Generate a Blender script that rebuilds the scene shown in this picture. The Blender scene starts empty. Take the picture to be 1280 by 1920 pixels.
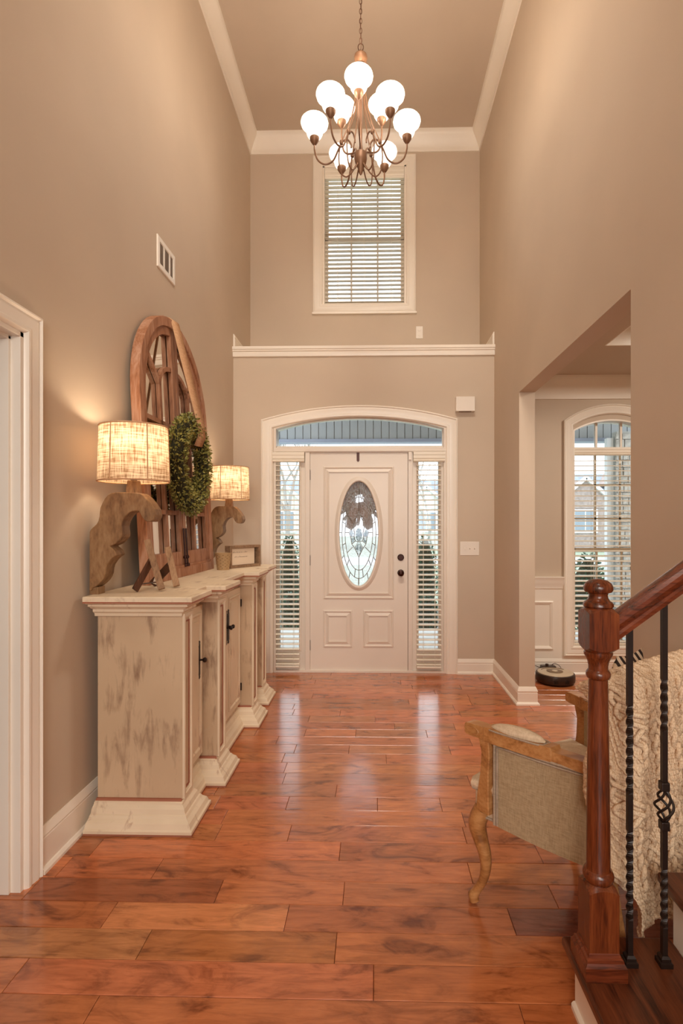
import bpy, bmesh, math, random
from math import sin, cos, pi, radians, sqrt, atan2
from mathutils import Vector, Matrix
random.seed(7)
sc = bpy.context.scene
COL = sc.collection

# ------------------------------------------------------------------ camera
FPX, YAW, EYE, VX, VY = 990.0, radians(1.3), 1.373, 702.0, 986.0      # focal length and vanishing point for a 1280x1920 frame
CX = VX - FPX * math.tan(YAW)
cam_d = bpy.data.cameras.new('camera')
cam = bpy.data.objects.new('camera', cam_d)
COL.objects.link(cam)
cam.location = (0, 0, EYE)
cam.rotation_euler = (pi / 2, 0, YAW)
cam_d.sensor_fit = 'VERTICAL'
cam_d.sensor_height = 36
cam_d.lens = FPX / 1920 * 36
cam_d.shift_x = -(CX - 640) / 1920
cam_d.shift_y = (VY - 960) / 1920
cam_d.clip_start = 0.05
cam_d.clip_end = 300
sc.camera = cam
# ------------------------------------------------------------------ sky, exposure
world = bpy.data.worlds.new('overcast_sky')
sc.world = world
world.use_nodes = True
_bg = world.node_tree.nodes['Background']
_bg.inputs[0].default_value = (0.86, 0.93, 1.0, 1)
_bg.inputs[1].default_value = 2.1
sc.view_settings.view_transform = 'Standard'
sc.view_settings.look = 'None'
sc.view_settings.exposure = 0.57
sc.view_settings.gamma = 1.0
sc.view_settings.use_curve_mapping = False
sc.cycles.use_denoising = True
sc.cycles.max_bounces = 10
sc.cycles.diffuse_bounces = 6
sc.cycles.glossy_bounces = 4
sc.cycles.transparent_max_bounces = 24
sc.cycles.sample_clamp_indirect = 6
sc.cycles.caustics_reflective = False
sc.cycles.caustics_refractive = False


def add_light(name, kind, loc, power, color, size=0.1, rot=None, size_y=None, spread=None):
    d = bpy.data.lights.new(name, kind)
    d.energy = power
    d.color = color
    if kind == 'AREA':
        d.size = size
        if size_y:
            d.shape = 'RECTANGLE'
            d.size_y = size_y
        else:
            d.shape = 'DISK'
        if spread:
            d.spread = spread
    else:
        d.shadow_soft_size = size
    o = bpy.data.objects.new(name, d)
    COL.objects.link(o)
    o.location = loc
    if rot:
        o.rotation_euler = rot
    return o


WARM = (1.0, 0.90, 0.78)
# lights out of view: fills added around the camera, one for the dining room
add_light('added_hall_fill', 'POINT', (-0.1, -1.7, 2.5), 78, WARM, 0.3)          # point fill added behind the camera, with no fixture
add_light('added_back_fill', 'AREA', (0.2, -3.12, 2.0), 46, (1.0, .93, .85), 2.4, rot=(radians(90), 0, 0), size_y=2.2)   # area fill added at the back to brighten surfaces facing the camera
add_light('added_entry_fill', 'AREA', (-.1, 1.3, 5.45), 17, WARM, 1.7, rot=(radians(42), 0, 0), size_y=.5, spread=radians(72))   # overhead fill added to lift the door wall
for lx, ly, lz, lp in ((0.0, -0.4, 5.4, 12), (2.6, 3.3, 2.85, 30)):  # first an added overhead fill, second stands in for the unseen dining chandelier
    add_light('unseen_overhead_light', 'AREA', (lx, ly, lz), lp, WARM, 0.5)

# ------------------------------------------------------------------ projection helpers: a pixel on a known plane -> metres


def ray(px):
    a = (px - CX) / FPX
    return a * cos(YAW) - sin(YAW), a * sin(YAW) + cos(YAW)


def atY(px, py, Y):
    dx, dy = ray(px)
    t = Y / dy
    return dx * t, EYE - (py - VY) * t / FPX


def atX(px, py, X):
    dx, dy = ray(px)
    t = X / dx
    return dy * t, EYE - (py - VY) * t / FPX


def atZ(px, py, Z):
    dx, dy = ray(px)
    t = FPX * (EYE - Z) / (py - VY)
    return dx * t, dy * t


# ------------------------------------------------------------------ materials
M = {}


def mat(name, color=(0.8, 0.8, 0.8), rough=0.5, metal=0.0, emit=None, spec=0.5):
    m = bpy.data.materials.new(name)
    m.use_nodes = True
    b = m.node_tree.nodes['Principled BSDF']
    b.inputs['Base Color'].default_value = (*color, 1)
    b.inputs['Roughness'].default_value = rough
    b.inputs['Metallic'].default_value = metal
    b.inputs['Specular IOR Level'].default_value = spec
    if emit:
        b.inputs['Emission Color'].default_value = (*emit[0], 1)
        b.inputs['Emission Strength'].default_value = emit[1]
    M[name] = m
    return m


class NT:
    def __init__(s, m):
        s.t = m.node_tree
        s.b = s.t.nodes['Principled BSDF']

    def n(s, kind, **kw):
        nd = s.t.nodes.new(kind)
        for k, v in kw.items():
            if k.startswith('i_'):
                key = k[2:].replace('_', ' ')
                nd.inputs[int(key) if key.isdigit() else key].default_value = v
            else:
                setattr(nd, k, v)
        return nd

    def l(s, a, ao, b, bi):
        s.t.links.new(a.outputs[ao], b.inputs[bi])

    def coord(s, scale=(1, 1, 1), out='Object', rot=(0, 0, 0)):
        tc = s.n('ShaderNodeTexCoord')
        mp = s.n('ShaderNodeMapping')
        mp.inputs['Scale'].default_value = scale
        mp.inputs['Rotation'].default_value = rot
        s.l(tc, out, mp, 'Vector')
        return mp

    def ramp(s, stops):
        r = s.n('ShaderNodeValToRGB')
        e = r.color_ramp.elements
        while len(e) < len(stops):
            e.new(0.5)
        for i, (p, c) in enumerate(stops):
            e[i].position = p
            e[i].color = (*c, 1) if len(c) == 3 else c
        return r

    def bump(s, src, out, strength=0.3, dist=0.002):
        bp = s.n('ShaderNodeBump')
        bp.inputs['Strength'].default_value = strength
        bp.inputs['Distance'].default_value = dist
        s.l(src, out, bp, 'Height')
        s.l(bp, 'Normal', s.b, 'Normal')
        return bp


def painted(name, color, rough, var=0.04, scale=1.5):
    m = mat(name, color, rough)
    t = NT(m)
    c = t.coord((1, 1, 1))
    nz = t.n('ShaderNodeTexNoise', i_Scale=scale, i_Detail=3.0)
    t.l(c, 0, nz, 'Vector')
    a = tuple(x * (1 - var) for x in color)
    b = tuple(min(1, x * (1 + var)) for x in color)
    r = t.ramp([(0.3, a), (0.7, b)])
    t.l(nz, 'Fac', r, 'Fac')
    t.l(r, 'Color', t.b, 'Base Color')
    n2 = t.n('ShaderNodeTexNoise', i_Scale=180.0, i_Detail=2.0)
    t.l(c, 0, n2, 'Vector')
    t.bump(n2, 'Fac', 0.06, 0.001)
    return m


painted('wall_paint', (0.58, 0.47, 0.36), 0.62)
painted('ceiling_paint', (0.56, 0.455, 0.355), 0.8)
painted('trim_white', (0.86, 0.79, 0.69), 0.32)
painted('door_white', (0.76, 0.68, 0.59), 0.35)
painted('blind_white', (0.86, 0.80, 0.68), 0.45)
painted('plastic_white', (0.82, 0.75, 0.66), 0.3)


def wood(name, dark, mid, light, rough=0.4, axis='X', scale=9.0, stretch=10.0, bump=0.25, ring=1.0):
    """long grain along one axis of the object"""
    m = mat(name, mid, rough)
    t = NT(m)
    st = {'X': (1 / stretch, 1, 1), 'Y': (1, 1 / stretch, 1), 'Z': (1, 1, 1 / stretch)}[axis]
    c = t.coord(st)
    info = t.n('ShaderNodeObjectInfo')
    add = t.n('ShaderNodeVectorMath', operation='ADD')
    mul = t.n('ShaderNodeMath', operation='MULTIPLY')
    mul.inputs[1].default_value = 37.0
    t.l(info, 'Random', mul, 0)
    t.l(c, 0, add, 0)
    t.l(mul, 0, add, 1)
    n1 = t.n('ShaderNodeTexNoise', i_Scale=scale, i_Detail=6.0, i_Roughness=0.62, i_Distortion=ring)
    t.l(add, 0, n1, 'Vector')
    n2 = t.n('ShaderNodeTexNoise', i_Scale=scale * 9, i_Detail=3.0)
    t.l(add, 0, n2, 'Vector')
    mx = t.n('ShaderNodeMix', data_type='FLOAT')
    mx.inputs[0].default_value = 0.33
    t.l(n1, 'Fac', mx, 2)
    t.l(n2, 'Fac', mx, 3)
    r = t.ramp([(0.33, dark), (0.48, mid), (0.66, light)])
    t.l(mx, 0, r, 'Fac')
    t.l(r, 'Color', t.b, 'Base Color')
    t.bump(mx, 0, bump, 0.0025)
    return m


def srgb(r, g, b):
    f = lambda c: (c / 255 / 12.92) if c / 255 <= 0.04045 else ((c / 255 + 0.055) / 1.055) ** 2.4
    return (f(r), f(g), f(b))


wood('stair_oak_z', srgb(44, 18, 8), srgb(98, 44, 19), srgb(128, 66, 32), 0.24, 'Z', 26, 12, 0.15)
wood('stair_oak_x', srgb(44, 18, 8), srgb(98, 42, 20), srgb(128, 62, 34), 0.24, 'X', 26, 12, 0.15)
wood('stair_oak_y', srgb(44, 17, 8), srgb(90, 44, 23), srgb(116, 62, 35), 0.3, 'Y', 24, 12, 0.15)
wood('old_frame_z', srgb(108, 62, 36), srgb(164, 110, 76), srgb(190, 148, 122), 0.62, 'Z', 14, 9, 0.5)
wood('old_frame_y', srgb(108, 62, 36), srgb(164, 110, 76), srgb(190, 148, 122), 0.62, 'Y', 14, 9, 0.5)
wood('corbel_wood', srgb(92, 62, 34), srgb(134, 98, 62), srgb(160, 126, 88), 0.6, 'Z', 10, 3, 0.4, 2.0)
wood('easel_wood', srgb(96, 66, 42), srgb(142, 104, 70), srgb(168, 130, 94), 0.6, 'Z', 18, 8, 0.4)
wood('dark_wood', srgb(40, 20, 10), srgb(74, 40, 22), srgb(98, 58, 34), 0.5, 'Z', 18, 8, 0.4)
wood('chair_oak', srgb(128, 80, 40), srgb(172, 118, 68), srgb(196, 146, 94), 0.4, 'X', 14, 6, 0.25)
wood('sign_frame', srgb(104, 76, 54), srgb(140, 108, 80), srgb(160, 130, 100), 0.6, 'X', 14, 6, 0.3)

# floor boards: tone from the object's own colour, grain along X, hand scraped ripples
m = mat('floor_board', (0.36, 0.11, 0.04), 0.20)
t = NT(m)
c = t.coord((1, 1, 1))
info = t.n('ShaderNodeObjectInfo')
rnd = t.n('ShaderNodeMath', operation='MULTIPLY')
rnd.inputs[1].default_value = 53.0
t.l(info, 'Random', rnd, 0)
off = t.n('ShaderNodeVectorMath', operation='ADD')
t.l(c, 0, off, 0)
t.l(rnd, 0, off, 1)
st = t.n('ShaderNodeMapping')
st.inputs['Scale'].default_value = (0.12, 1, 1)
t.l(off, 0, st, 'Vector')
g1 = t.n('ShaderNodeTexNoise', i_Scale=42.0, i_Detail=7.0, i_Roughness=0.68, i_Distortion=0.9)
t.l(st, 0, g1, 'Vector')
st2 = t.n('ShaderNodeMapping')
st2.inputs['Scale'].default_value = (0.6, 1.5, 1)
t.l(off, 0, st2, 'Vector')
g2 = t.n('ShaderNodeTexNoise', i_Scale=6.0, i_Detail=5.0, i_Roughness=0.6, i_Distortion=1.6)
t.l(st2, 0, g2, 'Vector')
r1 = t.ramp([(0.28, (0.62, 0.58, 0.55)), (0.5, (1, 1, 1)), (0.72, (1.22, 1.28, 1.35))])
t.l(g1, 'Fac', r1, 'Fac')
r2 = t.ramp([(0.30, (0.42, 0.33, 0.30)), (0.46, (0.96, 0.96, 0.96)), (0.72, (1.18, 1.2, 1.25))])
t.l(g2, 'Fac', r2, 'Fac')
m1 = t.n('ShaderNodeMix', data_type='RGBA', blend_type='MULTIPLY')
m1.inputs[0].default_value = 1
t.l(info, 'Color', m1, 6)
t.l(r1, 'Color', m1, 7)
m2 = t.n('ShaderNodeMix', data_type='RGBA', blend_type='MULTIPLY')
m2.inputs[0].default_value = 1
t.l(m1, 2, m2, 6)
t.l(r2, 'Color', m2, 7)
t.l(m2, 2, t.b, 'Base Color')
st3 = t.n('ShaderNodeMapping')
st3.inputs['Scale'].default_value = (0.9, 4.5, 1)
t.l(off, 0, st3, 'Vector')
g3 = t.n('ShaderNodeTexNoise', i_Scale=13.0, i_Detail=2.0)
t.l(st3, 0, g3, 'Vector')
mxb = t.n('ShaderNodeMix', data_type='FLOAT')
mxb.inputs[0].default_value = 0.14
t.l(g3, 'Fac', mxb, 2)
t.l(g1, 'Fac', mxb, 3)
t.bump(mxb, 0, 0.20, 0.005)
t.b.inputs['Coat Weight'].default_value = 0.5
t.b.inputs['Coat Roughness'].default_value = 0.13
mat('floor_gap', (0.05, 0.018, 0.008), 0.6)


def distressed(name, base, rub, amount, vertical=True):
    """chalk paint rubbed through to the wood"""
    m = mat(name, base, 0.55)
    t = NT(m)
    c = t.coord((1, 1, 0.16) if vertical else (1, 0.16, 1))
    n1 = t.n('ShaderNodeTexNoise', i_Scale=26.0, i_Detail=8.0, i_Roughness=0.66, i_Distortion=0.5)
    t.l(c, 0, n1, 'Vector')
    c2 = t.coord((1, 1, 0.8))
    n2 = t.n('ShaderNodeTexNoise', i_Scale=5.5, i_Detail=4.0)
    t.l(c2, 0, n2, 'Vector')
    mu = t.n('ShaderNodeMath', operation='MULTIPLY')
    t.l(n1, 'Fac', mu, 0)
    t.l(n2, 'Fac', mu, 1)
    r = t.ramp([(0.12, base), (0.33 - amount * 0.1, base), (0.40 - amount * 0.06, tuple((a + b) / 2 for a, b in zip(base, rub))), (0.47, rub)])
    t.l(mu, 0, r, 'Fac')
    n3 = t.n('ShaderNodeTexNoise', i_Scale=3.0, i_Detail=3.0)
    t.l(c2, 0, n3, 'Vector')
    r3 = t.ramp([(0.3, (0.86, 0.84, 0.82)), (0.65, (1, 1, 1))])
    t.l(n3, 'Fac', r3, 'Fac')
    mm = t.n('ShaderNodeMix', data_type='RGBA', blend_type='MULTIPLY')
    mm.inputs[0].default_value = 1
    t.l(r, 'Color', mm, 6)
    t.l(r3, 'Color', mm, 7)
    t.l(mm, 2, t.b, 'Base Color')
    t.bump(n1, 'Fac', 0.15, 0.002)
    return m


distressed('rubbed_side', srgb(206, 180, 148), srgb(112, 76, 54), 0.8)
distressed('rubbed_cream', srgb(232, 214, 186), srgb(160, 116, 90), 0.1)
distressed('rubbed_top', srgb(232, 214, 186), srgb(186, 160, 132), 0.5, False)
mat('rubbed_edge', srgb(158, 96, 70), 0.6)


def fabric(name, color, dark, scale=260.0, rough=0.9, bump=0.35):
    m = mat(name, color, rough, spec=0.2)
    t = NT(m)
    c = t.coord((1, 1, 0.12))
    n1 = t.n('ShaderNodeTexNoise', i_Scale=scale, i_Detail=3.0)
    t.l(c, 0, n1, 'Vector')
    c2 = t.coord((0.12, 0.12, 1))
    n2 = t.n('ShaderNodeTexNoise', i_Scale=scale, i_Detail=3.0)
    t.l(c2, 0, n2, 'Vector')
    ad = t.n('ShaderNodeMath', operation='ADD')
    t.l(n1, 'Fac', ad, 0)
    t.l(n2, 'Fac', ad, 1)
    r = t.ramp([(0.36, dark), (0.60, color)])
    hf = t.n('ShaderNodeMath', operation='MULTIPLY')
    hf.inputs[1].default_value = 0.5
    t.l(ad, 0, hf, 0)
    t.l(hf, 0, r, 'Fac')
    t.l(r, 'Color', t.b, 'Base Color')
    t.bump(hf, 0, bump, 0.001)
    return m


fabric('linen', srgb(176, 154, 122), srgb(150, 128, 98), 330)
fabric('linen_light', srgb(214, 192, 164), srgb(192, 168, 140), 170)
fabric('piping_cloth', srgb(172, 152, 132), srgb(150, 130, 110), 200)
m = mat('knit_wool', srgb(222, 192, 158), 0.95, spec=0.1)
t = NT(m)
c = t.coord((1, 1, 1), rot=(0, 0, radians(-36)))
v1 = t.n('ShaderNodeTexVoronoi', i_Scale=190.0, i_Randomness=0.4)
mp_ = t.n('ShaderNodeMapping')
mp_.inputs['Scale'].default_value = (1.0, 1.0, .62)
t.l(c, 0, mp_, 'Vector')
t.l(mp_, 0, v1, 'Vector')
r = t.ramp([(0.0, srgb(236, 212, 182)), (0.5, srgb(224, 196, 164)), (0.9, srgb(178, 142, 110))])  # gaps between stitches darker: their shade put into the colour
t.l(v1, 'Distance', r, 'Fac')
t.l(r, 'Color', t.b, 'Base Color')
bp = t.bump(v1, 'Distance', 0.6, 0.003)
bp.invert = True
fabric('ribbon_burlap', srgb(206, 164, 126), srgb(182, 138, 102), 240)

# lamp shade burlap: real cloth that lets the bulb through
m = mat('shade_burlap', (0.6, 0.45, 0.3), 0.9, spec=0.1)
t = NT(m)
c = t.coord((1, 1, 0.1))
n1 = t.n('ShaderNodeTexNoise', i_Scale=150.0, i_Detail=3.0)
t.l(c, 0, n1, 'Vector')
c2 = t.coord((0.08, 0.08, 1))
n2 = t.n('ShaderNodeTexNoise', i_Scale=150.0, i_Detail=3.0)
t.l(c2, 0, n2, 'Vector')
ad = t.n('ShaderNodeMath', operation='ADD')
t.l(n1, 'Fac', ad, 0)
t.l(n2, 'Fac', ad, 1)
hf = t.n('ShaderNodeMath', operation='MULTIPLY')
hf.inputs[1].default_value = 0.5
t.l(ad, 0, hf, 0)
r = t.ramp([(0.38, srgb(150, 116, 84)), (0.60, srgb(238, 216, 186))])
t.l(hf, 0, r, 'Fac')
t.l(r, 'Color', t.b, 'Base Color')
tr = t.n('ShaderNodeBsdfTranslucent')
t.l(r, 'Color', tr, 'Color')
mx = t.n('ShaderNodeMixShader')
mx.inputs[0].default_value = 0.36
t.l(t.b, 'BSDF', mx, 1)
t.l(tr, 'BSDF', mx, 2)
t.l(mx, 0, t.t.nodes['Material Output'], 'Surface')

# thin window glass
m = mat('window_glass', (1, 1, 1), 0.02)
t = NT(m)
tp = t.n('ShaderNodeBsdfTransparent')
tp.inputs[0].default_value = (0.97, 0.99, 0.98, 1)
gl = t.n('ShaderNodeBsdfGlossy')
gl.inputs['Roughness'].default_value = 0.02
fr = t.n('ShaderNodeFresnel', i_IOR=1.45)
mx = t.n('ShaderNodeMixShader')
t.l(fr, 0, mx, 0)
t.l(tp, 0, mx, 1)
t.l(gl, 0, mx, 2)
t.l(mx, 0, t.t.nodes['Material Output'], 'Surface')


def leaded(name, tint, scale):
    m = mat(name, (1, 1, 1), 0.05)
    t = NT(m)
    tp = t.n('ShaderNodeBsdfTransparent')
    tp.inputs[0].default_value = (*tint, 1)
    tl = t.n('ShaderNodeBsdfTranslucent')
    tl.inputs[0].default_value = (*tint, 1)
    gl = t.n('ShaderNodeBsdfGlossy', i_Roughness=0.12)
    c = t.coord()
    nz = t.n('ShaderNodeTexNoise', i_Scale=scale, i_Detail=2.0)
    t.l(c, 0, nz, 'Vector')
    bp = t.n('ShaderNodeBump', i_Strength=0.8, i_Distance=0.01)
    t.l(nz, 'Fac', bp, 'Height')
    t.l(bp, 'Normal', gl, 'Normal')
    m0 = t.n('ShaderNodeMixShader')
    m0.inputs[0].default_value = 0.24
    t.l(tp, 0, m0, 1)
    t.l(tl, 0, m0, 2)
    m1 = t.n('ShaderNodeMixShader')
    m1.inputs[0].default_value = 0.10
    t.l(m0, 0, m1, 1)
    t.l(gl, 0, m1, 2)
    t.l(m1, 0, t.t.nodes['Material Output'], 'Surface')
    return m


leaded('leaded_glass', (0.94, 0.95, 0.97), 60)
leaded('bevelled_glass', (0.55, 0.60, 0.62), 30)
mat('mirror', (0.78, 0.74, 0.68), 0.04, 1.0)
mat('lead_came', (0.20, 0.17, 0.13), 0.45, 0.5)
mat('bronze_dark', srgb(52, 22, 14), 0.32, 0.6)
mat('black_iron', srgb(36, 22, 16), 0.42, 0.3)
mat('chandelier_bronze', srgb(122, 88, 64), 0.42, 0.45)
mat('chandelier_chain', srgb(98, 66, 46), 0.45, 0.5)
m = mat('globe_glass', (0.95, 0.92, 0.86), 0.3, emit=((1.0, 0.91, 0.80), 0.85))
mat('shade_lining', (0.9, 0.85, 0.75), 0.8)
mat('bulb_glow', (1, 0.9, 0.7), 0.3, emit=((1.0, 0.80, 0.55), 8.0))
mat('vent_dark', srgb(96, 72, 52), 0.6)
mat('robot_black', srgb(46, 26, 16), 0.35)
mat('robot_silver', srgb(206, 190, 164), 0.3, 0.2)
mat('robot_brown', srgb(112, 88, 62), 0.35)
mat('basket_tin', srgb(176, 144, 104), 0.55, 0.1)
mat('slot_dark', srgb(92, 64, 40), 0.7)
mat('sign_paper', srgb(226, 204, 178), 0.7)
mat('sign_ink', srgb(150, 126, 106), 0.7)
mat('tag_paper', srgb(226, 214, 196), 0.7)
# outdoors
mat('porch_slab', (0.50, 0.49, 0.47), 0.8)
painted('siding_grey', (0.42, 0.44, 0.46), 0.6)
painted('fascia_blue', (0.34, 0.38, 0.50), 0.6)
painted('lawn_green', (0.34, 0.40, 0.30), 0.9, 0.25, 8)
painted('road_pale', (0.6, 0.6, 0.58), 0.9)
painted('house_cream', (0.62, 0.62, 0.60), 0.8)
painted('house_brick', (0.36, 0.29, 0.27), 0.9, 0.2, 6)
painted('roof_grey', (0.30, 0.33, 0.38), 0.9, 0.15, 3)
painted('stone_pale', (0.55, 0.52, 0.48), 0.9, 0.3, 14)
mat('house_white', (0.8, 0.82, 0.84), 0.7)
mat('house_pane', (0.25, 0.3, 0.36), 0.15)
m = mat('wreath_burlap', (0.20, 0.09, 0.03), 0.95)


def leafmat(name, a, b):
    m = mat(name, a, 0.5)
    t = NT(m)
    c = t.coord()
    nz = t.n('ShaderNodeTexNoise', i_Scale=70.0, i_Detail=2.0)
    t.l(c, 0, nz, 'Vector')
    r = t.ramp([(0.35, a), (0.65, b)])
    t.l(nz, 'Fac', r, 'Fac')
    t.l(r, 'Color', t.b, 'Base Color')


leafmat('boxwood_leaf', srgb(74, 78, 34), srgb(186, 176, 92))
leafmat('shrub_leaf', srgb(38, 62, 46), srgb(78, 110, 84))
mat('wreath_core', srgb(44, 42, 20), 0.9)
mat('bark_grey', (0.35, 0.33, 0.32), 0.9)

# ------------------------------------------------------------------ mesh building
W = {}          # world location of every object made here


class MB:
    def __init__(s):
        s.v = []
        s.f = []

    def add(s, vs, fs):
        k = len(s.v)
        s.v += [tuple(p) for p in vs]
        s.f += [tuple(i + k for i in q) for q in fs]
        return s

    def box(s, x0, x1, y0, y1, z0, z1):
        return s.add([(x0, y0, z0), (x1, y0, z0), (x1, y1, z0), (x0, y1, z0), (x0, y0, z1), (x1, y0, z1), (x1, y1, z1), (x0, y1, z1)],
                     [(0, 3, 2, 1), (4, 5, 6, 7), (0, 1, 5, 4), (1, 2, 6, 5), (2, 3, 7, 6), (3, 0, 4, 7)])

    def bar(s, a, b, w, h, up=(0, 0, 1)):
        """box from a to b; w across, h along up"""
        a, b = Vector(a), Vector(b)
        d = (b - a).normalized()
        sd = d.cross(Vector(up)).normalized()
        u = sd.cross(d).normalized()
        vs = []
        for p in (a, b):
            for i, j in ((-1, -1), (1, -1), (1, 1), (-1, 1)):
                vs.append(p + sd * (i * w / 2) + u * (j * h / 2))
        return s.add(vs, [(0, 3, 2, 1), (4, 5, 6, 7), (0, 1, 5, 4), (1, 2, 6, 5), (2, 3, 7, 6), (3, 0, 4, 7)])

    def tube(s, path, r, n=8, cap=True, closed=False):
        path = [Vector(p) for p in path]
        rs = r if isinstance(r, (list, tuple)) else [r] * len(path)
        L = len(path)
        ref = None
        rings = []
        for i, p in enumerate(path):
            if closed:
                d = path[(i + 1) % L] - path[i - 1]
            else:
                d = path[min(i + 1, L - 1)] - path[max(i - 1, 0)]
            d.normalize()
            if ref is None:
                ref = Vector((0, 0, 1)) if abs(d.z) < 0.9 else Vector((1, 0, 0))
            sd = d.cross(ref).normalized()
            ref = sd.cross(d).normalized()
            rings.append([p + (sd * cos(2 * pi * k / n) + ref * sin(2 * pi * k / n)) * rs[i] for k in range(n)])
        vs = [q for rg in rings for q in rg]
        fs = []
        for i in range(L if closed else L - 1):
            j = (i + 1) % L
            for k in range(n):
                k2 = (k + 1) % n
                fs.append((i * n + k, i * n + k2, j * n + k2, j * n + k))
        if cap and not closed:
            fs.append(tuple(range(n))[::-1])
            fs.append(tuple((L - 1) * n + k for k in range(n)))
        return s.add(vs, fs)

    def lathe(s, prof, c, n=24, axis='Z', sx=1, sy=1, cap=True, a0=0.0):
        vs = []
        for r, h in prof:
            for k in range(n):
                a = 2 * pi * k / n + a0
                u, v = r * cos(a) * sx, r * sin(a) * sy
                if axis == 'Z':
                    vs.append((c[0] + u, c[1] + v, c[2] + h))
                elif axis == 'Y':
                    vs.append((c[0] + u, c[1] + h, c[2] + v))
                else:
                    vs.append((c[0] + h, c[1] + u, c[2] + v))
        fs = []
        L = len(prof)
        for i in range(L - 1):
            for k in range(n):
                k2 = (k + 1) % n
                fs.append((i * n + k, i * n + k2, (i + 1) * n + k2, (i + 1) * n + k))
        if cap:
            fs.append(tuple(range(n))[::-1])
            fs.append(tuple((L - 1) * n + k for k in range(n)))
        return s.add(vs, fs)

    def prism(s, poly, h0, h1, fn):
        """closed polygon (u,v) extruded from h0 to h1; fn(u,v,h)->xyz"""
        n = len(poly)
        vs = [fn(u, v, h0) for u, v in poly] + [fn(u, v, h1) for u, v in poly]
        fs = [tuple(range(n))[::-1], tuple(range(n, 2 * n))]
        fs += [(i, (i + 1) % n, n + (i + 1) % n, n + i) for i in range(n)]
        return s.add(vs, fs)

    def grid(s, pts, closed_u=False):
        """pts[i][j] -> quads"""
        a, b = len(pts), len(pts[0])
        vs = [p for row in pts for p in row]
        fs = []
        for i in range(a - 1 if not closed_u else a):
            i2 = (i + 1) % a
            for j in range(b - 1):
                fs.append((i * b + j, i2 * b + j, i2 * b + j + 1, i * b + j + 1))
        return s.add(vs, fs)

    def build(s, name, material, parent=None, smooth=False, bevel=0.0, seg=1, kind=None, origin=None, angle=38, solid=0.0):
        me = bpy.data.meshes.new(name)
        me.from_pydata(s.v, [], s.f)
        bm = bmesh.new()
        bm.from_mesh(me)
        bmesh.ops.remove_doubles(bm, verts=bm.verts, dist=1e-6)
        bmesh.ops.recalc_face_normals(bm, faces=bm.faces)
        if bevel:
            es = [e for e in bm.edges if len(e.link_faces) == 2 and e.calc_face_angle(0) > radians(25)]
            bmesh.ops.bevel(bm, geom=es, offset=bevel, segments=seg, affect='EDGES', profile=0.6, clamp_overlap=True)
        if origin is None:
            xs = [v.co for v in bm.verts]
            lo = Vector((min(p.x for p in xs), min(p.y for p in xs), min(p.z for p in xs)))
            hi = Vector((max(p.x for p in xs), max(p.y for p in xs), max(p.z for p in xs)))
            origin = (lo + hi) / 2
        origin = Vector(origin)
        bmesh.ops.translate(bm, verts=bm.verts, vec=-origin)
        bm.to_mesh(me)
        bm.free()
        if smooth:
            me.polygons.foreach_set('use_smooth', [True] * len(me.polygons))
            me.set_sharp_from_angle(angle=radians(angle))
        me.materials.append(M[material] if isinstance(material, str) else material)
        o = bpy.data.objects.new(name, me)
        COL.objects.link(o)
        W[o] = origin
        if parent is not None:
            o.parent = parent
            o.location = origin - W[parent]
        else:
            o.location = origin
        if kind:
            o['kind'] = kind
        if solid:
            md = o.modifiers.new('thickness', 'SOLIDIFY')
            md.thickness = solid
            md.offset = 0
        return o


def thing(name, label, cat, loc, group=None):
    o = bpy.data.objects.new(name, None)
    o.empty_display_size = 0.05
    COL.objects.link(o)
    o.location = loc
    W[o] = Vector(loc)
    o['label'] = label
    o['category'] = cat
    if group:
        o['group'] = group
    return o


def tag(o, label, cat, group=None):
    o['label'] = label
    o['category'] = cat
    if group:
        o['group'] = group
    return o


def struct_root(name, loc):
    o = bpy.data.objects.new(name, None)
    o.empty_display_size = 0.05
    COL.objects.link(o)
    o.location = loc
    W[o] = Vector(loc)
    o['kind'] = 'structure'
    return o


def offset_path(p, d, closed):
    """shift a 2d polyline to its left by d, mitred"""
    n = len(p)
    out = []
    for i in range(n):
        a = p[i - 1] if (i > 0 or closed) else None
        b = p[i]
        c = p[(i + 1) % n] if (i < n - 1 or closed) else None
        ns = []
        for u, v in ((a, b), (b, c)):
            if u is None or v is None:
                continue
            dx, dy = v[0] - u[0], v[1] - u[1]
            L = sqrt(dx * dx + dy * dy) or 1
            ns.append((-dy / L, dx / L))
        if len(ns) == 1:
            nx, ny = ns[0]
            k = 1
        else:
            nx, ny = ns[0][0] + ns[1][0], ns[0][1] + ns[1][1]
            L = sqrt(nx * nx + ny * ny) or 1
            nx, ny = nx / L, ny / L
            k = 1 / max(0.3, nx * ns[0][0] + ny * ns[0][1])
        out.append((b[0] + nx * d * k, b[1] + ny * d * k))
    return out


def sweep(mb, path, closed, prof, fn, caps=True, close_prof=True):
    """profile [(offset to the left, height)] carried along a 2d path; fn(u,v,h)->xyz"""
    rows = [[fn(u, v, h) for u, v in offset_path(path, o, closed)] for o, h in prof]
    k, n = len(rows), len(path)
    vs = [q for r_ in rows for q in r_]
    fs = []
    for i in range(k if close_prof else k - 1):
        i2 = (i + 1) % k
        for j in range(n if closed else n - 1):
            j2 = (j + 1) % n
            fs.append((i * n + j, i * n + j2, i2 * n + j2, i2 * n + j))
    if caps and not closed and close_prof:
        fs.append(tuple(i * n for i in range(k)))
        fs.append(tuple(i * n + n - 1 for i in range(k))[::-1])
    return mb.add(vs, fs)


XY = lambda u, v, h: (u, v, h)
CASING = [(0, 0), (0, .020), (.010, .024), (.018, .016), (.030, .019), (.068, .013), (.076, .016), (.088, .015), (.096, .008), (.1, 0)]


def casing_prof(w, k=1.0):
    return [(o / 0.1 * w, h * k) for o, h in CASING]


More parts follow.
